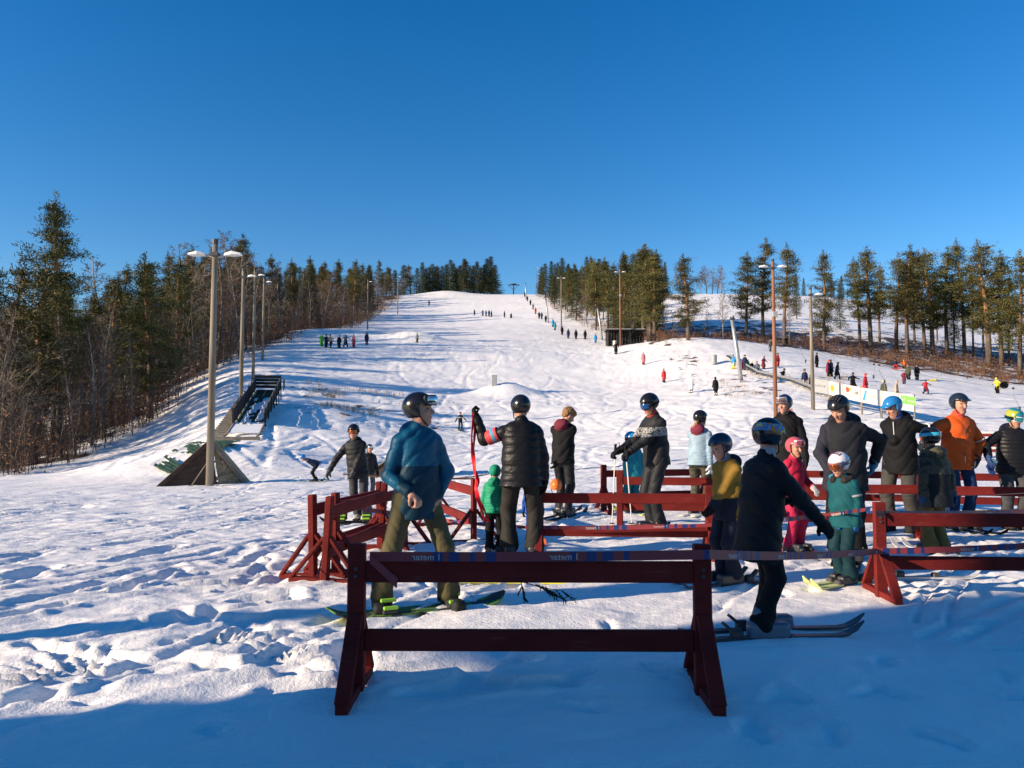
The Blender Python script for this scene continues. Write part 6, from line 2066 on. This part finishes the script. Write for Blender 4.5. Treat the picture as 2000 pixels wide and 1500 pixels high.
def ribbon(pts, width, m, label, name='ribbon'):
    V = []; F = []
    P = [Vector(p) for p in pts]; n = 60; o = P[0]
    def cr(t):
        f = t * (len(P) - 1); i = min(int(f), len(P) - 2); f -= i
        p0 = P[max(i - 1, 0)]; p1 = P[i]; p2 = P[i + 1]; p3 = P[min(i + 2, len(P) - 1)]
        return .5 * ((2 * p1) + (p2 - p0) * f + (2 * p0 - 5 * p1 + 4 * p2 - p3) * f * f + (3 * p1 - p0 - 3 * p2 + p3) * f ** 3)
    for i in range(n + 1):
        t = i / n; p = cr(t) - o; a = 2.6 * math.sin(t * 9) * .5
        u_ = Vector((math.cos(a), math.sin(a), 0)) * width / 2
        V += [p - u_, p + u_]
        if i: F.append((2 * i - 2, 2 * i - 1, 2 * i + 1, 2 * i))
    o_ = obj(name, mesh_data(name, np.array([tuple(v) for v in V]), F, [m]), loc=o)
    md = o_.modifiers.new('thick', 'SOLIDIFY'); md.thickness = .004
    tag(o_, label, 'ribbon')


M_RIB = fab((.72, .022, .030), .4)
dd = h0.y - .02
ribbon([h0, at(921, 850, dd), at(924, 890, dd), at(929, 930, dd), at(931, 960, dd), at(941, 1000, dd), at(948, 1018, dd)], .05, M_RIB, 'bright red ribbon hanging from the raised hand', 'red_ribbon')
ribbon([h0 + Vector((.02, .03, -.02)), at(924, 900, dd + .03), at(934, 940, dd + .03), at(930, 965, dd + .03), at(945, 995, dd + .03), at(955, 1020, dd + .03)], .045, M_RIB, 'second strand of the red ribbon beside the instructor', 'red_ribbon')
# orange helmet dangling behind the barrier
ph = at(1086, 948, g3['g'].y - .25)
e = empty('orange_helmet', ph)
mk('shell', sculpt([EL((0, 0, 0), (.10, .13, .115), None, 0, .01, cut=lambda q, d: np.maximum(d, -(q[2] + .07)))], .009), [gloss((.75, .16, .02))], e)
b = MB(); b.tube([(-.09, 0, -.05), (-.05, -.02, -.15), (.05, -.02, -.15), (.09, 0, -.05)], .006, 5); b.tube([(0, 0, .11), (.01, .03, .2), (.0, .12, .27)], .006, 5); b.build('strap', F_BLACK, e)
tag(e, 'orange helmet dangling beside the curly haired person', 'helmet')
# blue glove held at the right border
s17 = Q[15]; w = s17['J']['wrr']; S = s17['S']
gp = s17['g'] + Vector((w[0] * S, w[1] * S, w[2] * S)) + Vector((.0, -.05, -.13))
e = empty('spare_glove', gp)
mk('glove', sculpt(hand_prims((0, 0, .05), (0, 0, -1), (0, -1, 0), 0, 1.1, .3, 1.35), .009), [fab((.02, .045, .16))], e)
b = MB(); b.box((.03, -.02, .06), (.10, .03, .07), rot=Matrix.Rotation(.5, 3, 'Y'), bev=.01); b.build('cuff', fab((.12, .22, .34)), e)
tag(e, 'navy blue glove held in the hand at the right border', 'glove')
# loose yellow ski in the queue lane, twig on the near rail
ski(G(1010, 1139), unit((1, -.06, 0)), 1.5, gloss((.62, .58, .06), .4), 'loose long yellow ski lying on the snow behind the nearest barrier')
ski(G(1790, 1130), unit((1, -.02, 0)), 1.2, gloss((.40, .42, .45), .4), 'pale grey ski lying behind the right border barrier')
b = MB(); r = random.Random(3); o = at(1010, 1133, 4.36)
def twig(p, d, L, lev):
    q = p + d * L; b.tube([p, p + d * L * .5 + Vector((0, 0, -.01)), q], [.004, .003, .0015], 4, cap=False)
    if lev:
        for k in range(6):
            t = r.uniform(.2, 1); dd = (d + Vector((r.uniform(-.8, .8), r.uniform(-.4, .4), r.uniform(-.9, .3)))).normalized(); twig(p.lerp(q, t), dd, L * r.uniform(.25, .5), lev - 1)
twig(Vector((0, 0, 0)), Vector((.95, 0, -.22)).normalized(), .27, 2); twig(Vector((.02, 0, 0)), Vector((.2, 0, -1)).normalized(), .11, 2)
tw = b.build('spruce_twig', fab((.015, .018, .012), .8), loc=o); tag(tw, 'dark dry twig caught under the top rail of the nearest barrier', 'twig')

# ------------------------------------------------------------------ far skiers and bystanders: five poses, coloured one by one
def far_mesh(sp):
    J = skeleton(sp); B, Jk = dress(J, dict(jf=1.12, tf=1.1, hem=.04))
    for p in B: p.lab = 1
    for p in Jk: p.lab = 0
    P = B + Jk
    c, u, f, l = J['head'], J['hu'], J['hf'], J['hl']
    rot = np.array([l, f, u])
    P += [EL(c - u * .02 + f * .03, (.07, .08, .10), rot, 3, .02), EL(c + u * .035 - f * .015, (.11, .13, .12), rot, 2, .01)]
    for nm in 'lr':
        a = J['ankle' + nm]; fd = J['toe' + nm]; w = J['wr' + nm]; dr = unit(w - J['el' + nm])
        P += [RC(w, w + dr * .10, .045, .04, 4, .02), RC(np.array([a[0], a[1], .06]), np.array([a[0], a[1], .06]) + fd * .14, .06, .05, 4, .03), RC(np.array([a[0], a[1], .08]), np.array([a[0], a[1], .26]), .07, .075, 4, .03)]
    V, Qd, L = sculpt(P, .024, warp=folds(.006, 15, 1))
    me = mesh_data('far_person', V, Qd, [], L, True)
    for k in range(5): me.materials.append(F_BLACK)
    return me, J


POSES = [far_mesh(dict(yaw=0)), far_mesh(dict(yaw=0, lean=14, crouch=.08, hands=[np.array([.30, -.32, 1.0]), np.array([-.30, -.32, 1.0])])),
         far_mesh(dict(yaw=0, feet=[(.25, -.1), (-.25, .1)], crouch=.04, hands=[np.array([.55, -.1, 1.15]), np.array([-.5, -.15, 1.05])])),
         far_mesh(dict(yaw=0, feet=[(.1, -.22), (-.1, .22)], lean=10, hands=[np.array([.28, .1, .95]), np.array([-.25, -.30, 1.0])])),
         far_mesh(dict(yaw=0, crouch=.52, lean=20, feet=[(.12, -.30), (-.12, -.30)], hands=[np.array([.2, -.4, .6]), np.array([-.2, -.4, .6])]))]
FSKI = ski_mesh(1.5, .09, F_BLACK, F_BLACK)
COLS = {'black': BLACK, 'navy': (.015, .022, .06), 'red': (.50, .03, .04), 'pink': (.62, .16, .18), 'green': (.10, .42, .06), 'blue': (.03, .22, .48), 'yellow': (.72, .60, .05), 'beige': (.42, .33, .24), 'white': (.75, .75, .75), 'grey': (.12, .12, .13), 'maroon': (.17, .02, .04), 'orange': (.62, .12, .03), 'olive': (.06, .06, .035), 'teal': (.03, .22, .24)}


def far(px, py, h, jacket, trousers, head, pose, yaw, where, skis=True, group='skiers and bystanders on the slopes', d=None):
    g = G(px, py) if d is None else gpt(px, d)
    e = empty('person', g + Vector((0, 0, -.03)), R(yaw))
    s = h / 1.78; e.scale = (s, s, s)
    me, J = POSES[pose]
    b = obj('body', me, e)
    for k, m in enumerate((fab(COLS[jacket]), fab(COLS[trousers]), gloss(COLS[head], .4), SKIN, F_BLACK)):
        b.material_slots[k].link = 'OBJECT'; b.material_slots[k].material = m
    if skis and pose != 4:
        for nm in 'lr':
            a = J['ankle' + nm]; fd = J['toe' + nm]
            o = obj('ski', FSKI, e, loc=(a[0], a[1], -.0)); o.rotation_euler = (0, 0, math.atan2(fd[1], fd[0]))
    tag(e, 'person in %s %s' % (jacket + (' top' if jacket != trousers else '') + (' and %s trousers' % trousers if jacket != trousers else ''), where), 'person', group)


# queue of skiers riding the tow, from the top down
ROWT = [(1025, 580), (1030, 588), (1036, 596), (1041, 604), (1046, 613), (1053, 622), (1058, 623), (1066, 629), (1080, 638), (1084, 645), (1098, 654), (1110, 661), (1125, 662), (1143, 663)]
TC = ['black', 'navy', 'black', 'grey', 'red', 'black', 'navy', 'black', 'blue', 'teal', 'black', 'navy', 'black', 'black']
for k, (x, y) in enumerate(ROWT):
    far(x, y, 1.72, TC[k], 'black', rr.choice(['black', 'grey', 'white']), 0, 180 + rr.uniform(-15, 15), 'riding the tow, %s from the top' % NTH[k], group='skiers riding the tow')
far(1163, 670, 1.6, 'blue', 'blue', 'blue', 0, 170, 'riding the tow just left of the shed')
far(1186, 674, 1.75, 'olive', 'black', 'black', 0, 175, 'riding the tow in front of the shed')
far(1203, 692, 1.78, 'black', 'black', 'black', 1, 165, 'riding the tow below the shed')
far(1257, 712, 1.5, 'pink', 'red', 'pink', 0, 190, 'riding the tow on the bank')
far(1297, 747, 1.5, 'red', 'navy', 'red', 0, 190, 'at the bottom of the tow track')
far(1350, 767, 1.6, 'white', 'white', 'white', 0, 150, 'standing pale against the snow bank')
far(1398, 772, 1.6, 'black', 'white', 'black', 0, 180, 'standing left of the leaning tower')
for x, y, c, t, p in ((838, 597, 'black', 'black', 3), (927, 616, 'black', 'navy', 0), (943, 617, 'navy', 'black', 2), (949, 618, 'blue', 'black', 0), (955, 618, 'black', 'black', 0), (960, 619, 'navy', 'navy', 0), (985, 620, 'grey', 'black', 0), (997, 621, 'black', 'black', 4)):
    far(x, y, 1.7, c, t, 'black', p, rr.uniform(-60, 60), {838: 'alone high on the upper piste', 927: 'left of the group on the upper piste', 943: 'with arms out in the upper piste group', 949: 'in the middle of the upper piste group', 955: 'second from right in the upper piste group', 960: 'at the right end of the upper piste group', 985: 'right of the upper piste group', 997: 'crouching right of the upper piste group'}[x])
for x, y, c, t, h_, p, w in ((628, 676, 'green', 'green', 'green', 1, 'leftmost in the left edge group'), (637, 679, 'navy', 'black', 'black', 3, 'second in the left edge group'), (646, 679, 'beige', 'black', 'black', 3, 'third in the left edge group'),
                           (662, 680, 'black', 'black', 'black', 0, 'upright in the middle of the left edge group'), (675, 678, 'grey', 'black', 'black', 2, 'with arms spread in the left edge group'), (691, 678, 'pink', 'red', 'beige', 0, 'right of the left edge group'), (716, 673, 'navy', 'navy', 'black', 0, 'standing apart right of the left edge group'), (815, 669, 'grey', 'black', 'black', 0, 'at the snow heap on the piste')):
    far(x, y, 1.75 if x != 815 else 1.4, c, t, h_, p, rr.uniform(-40, 40), w)
for x, y, c, t, h_, p, hh, w in ((1433, 721, 'blue', 'yellow', 'blue', 0, 1.65, 'at the top end of the conveyor'), (1449, 724, 'red', 'maroon', 'red', 0, 1.1, 'a small child on the conveyor'), (1455, 724, 'navy', 'navy', 'black', 0, 1.75, 'riding the conveyor behind the small child'),
      (1462, 723, 'green', 'teal', 'green', 0, 1.2, 'a child on the conveyor'), (1468, 728, 'black', 'olive', 'yellow', 1, 1.3, 'leaning on the conveyor'), (1479, 732, 'grey', 'black', 'black', 3, 1.45, 'stepping along the conveyor'), (1491, 721, 'maroon', 'maroon', 'maroon', 1, 1.5, 'right of the conveyor riders'),
      (1504, 686, 'grey', 'grey', 'black', 0, 1.6, 'high on the nursery slope left of the lamp'), (1519, 717, 'red', 'red', 'black', 0, 1.6, 'half behind the red brown lamp post'), (1536, 678, 'black', 'black', 'black', 2, 1.6, 'at the upper edge of the nursery slope'),
      (1523, 742, 'black', 'blue', 'black', 4, 1.6, 'sitting beside the conveyor'), (1572, 758, 'navy', 'beige', 'black', 0, 1.7, 'standing by the lower conveyor'), (1583, 760, 'olive', 'black', 'black', 0, 1.3, 'a child by the lower conveyor'), (1595, 718, 'black', 'black', 'black', 0, 1.7, 'behind the slim lamp post'),
      (1617, 735, 'maroon', 'black', 'orange', 0, 1.75, 'left of the trio above the banners'), (1624, 735, 'navy', 'black', 'black', 0, 1.8, 'middle of the trio above the banners'), (1635, 741, 'black', 'navy', 'black', 3, 1.8, 'right of the trio above the banners'),
      (1666, 764, 'black', 'black', 'black', 2, 1.7, 'with hands on hips behind the banners'), (1690, 768, 'red', 'red', 'red', 0, 1.75, 'all in red behind the white banners'), (1727, 781, 'olive', 'yellow', 'yellow', 0, 1.6, 'under the curved hanger behind the banners'), (1751, 783, 'beige', 'grey', 'beige', 0, 1.65, 'with pale hood behind the banners'),
      (1749, 719, 'navy', 'red', 'black', 4, 1.6, 'sitting at the brush edge left'), (1767, 721, 'orange', 'olive', 'orange', 4, 1.7, 'sitting with orange cap at the brush edge'), (1775, 741, 'olive', 'black', 'black', 0, 1.75, 'standing behind the orange red child'), (1791, 742, 'black', 'black', 'black', 0, 1.75, 'standing right at the brush edge'),
      (1766, 750, 'maroon', 'navy', 'orange', 3, 1.4, 'a child skiing at the brush edge'), (1808, 770, 'red', 'navy', 'black', 2, 1.35, 'a child snowploughing with legs wide'), (1812, 707, 'grey', 'black', 'grey', 4, 1.6, 'sitting in the brush under the pines'), (1824, 707, 'navy', 'grey', 'black', 4, 1.6, 'sitting right in the brush under the pines'), (1949, 768, 'yellow', 'black', 'yellow', 1, 1.6, 'carrying a board at the far right')):
    far(x, y, hh, c, t, h_, p, rr.uniform(-70, 70) if p != 2 else 10, w, skis=(x in (1808, 1766, 1504)), group='people on the nursery slope')
# board carried at the far right, sledges
g = G(1949, 768)
b = MB(); b.tube([(0, -.02, 0), (0, .02, 0)], .34, 18); o = b.build('plastic_sledge', F_BLACK, loc=g + Vector((.55, -.1, .75))); o.scale = (1.25, 1, 1); tag(o, 'dark round sledge carried by the yellow jacket at far right', 'sledge')
def sledge(px, py, m, label):
    g = G(px, py); e = empty('sledge', g)
    V = []; F = []
    for i in range(8):
        x = -.45 + i * .9 / 7; zz = .05 + .16 * max(0, (i - 5) / 2) ** 2
        V += [(x, -.24, zz + .12), (x, -.2, zz), (x, .2, zz), (x, .24, zz + .12)]
        if i: q = i * 4; F += [(q - 4 + k, q - 3 + k, q + 1 + k, q + k) for k in range(3)]
    o = obj('tub', mesh_data('tub', np.array(V), F, [m]), e); md = o.modifiers.new('t', 'SOLIDIFY'); md.thickness = .02
    b = MB(); b.tube([(.45, -.1, .2), (.8, 0, .1), (.45, .1, .2)], .01, 4); b.build('cord', F_BLACK, e)
    tag(e, label, 'sledge')
sledge(1531, 746, gloss((.03, .18, .50), .4), 'blue plastic sledge beside the conveyor')
sledge(1752, 722, gloss((.60, .05, .06), .4), 'red plastic sledge at the brush edge')
sledge(1821, 745, gloss((.75, .62, .05), .4), 'yellow plastic sledge on the nursery slope')
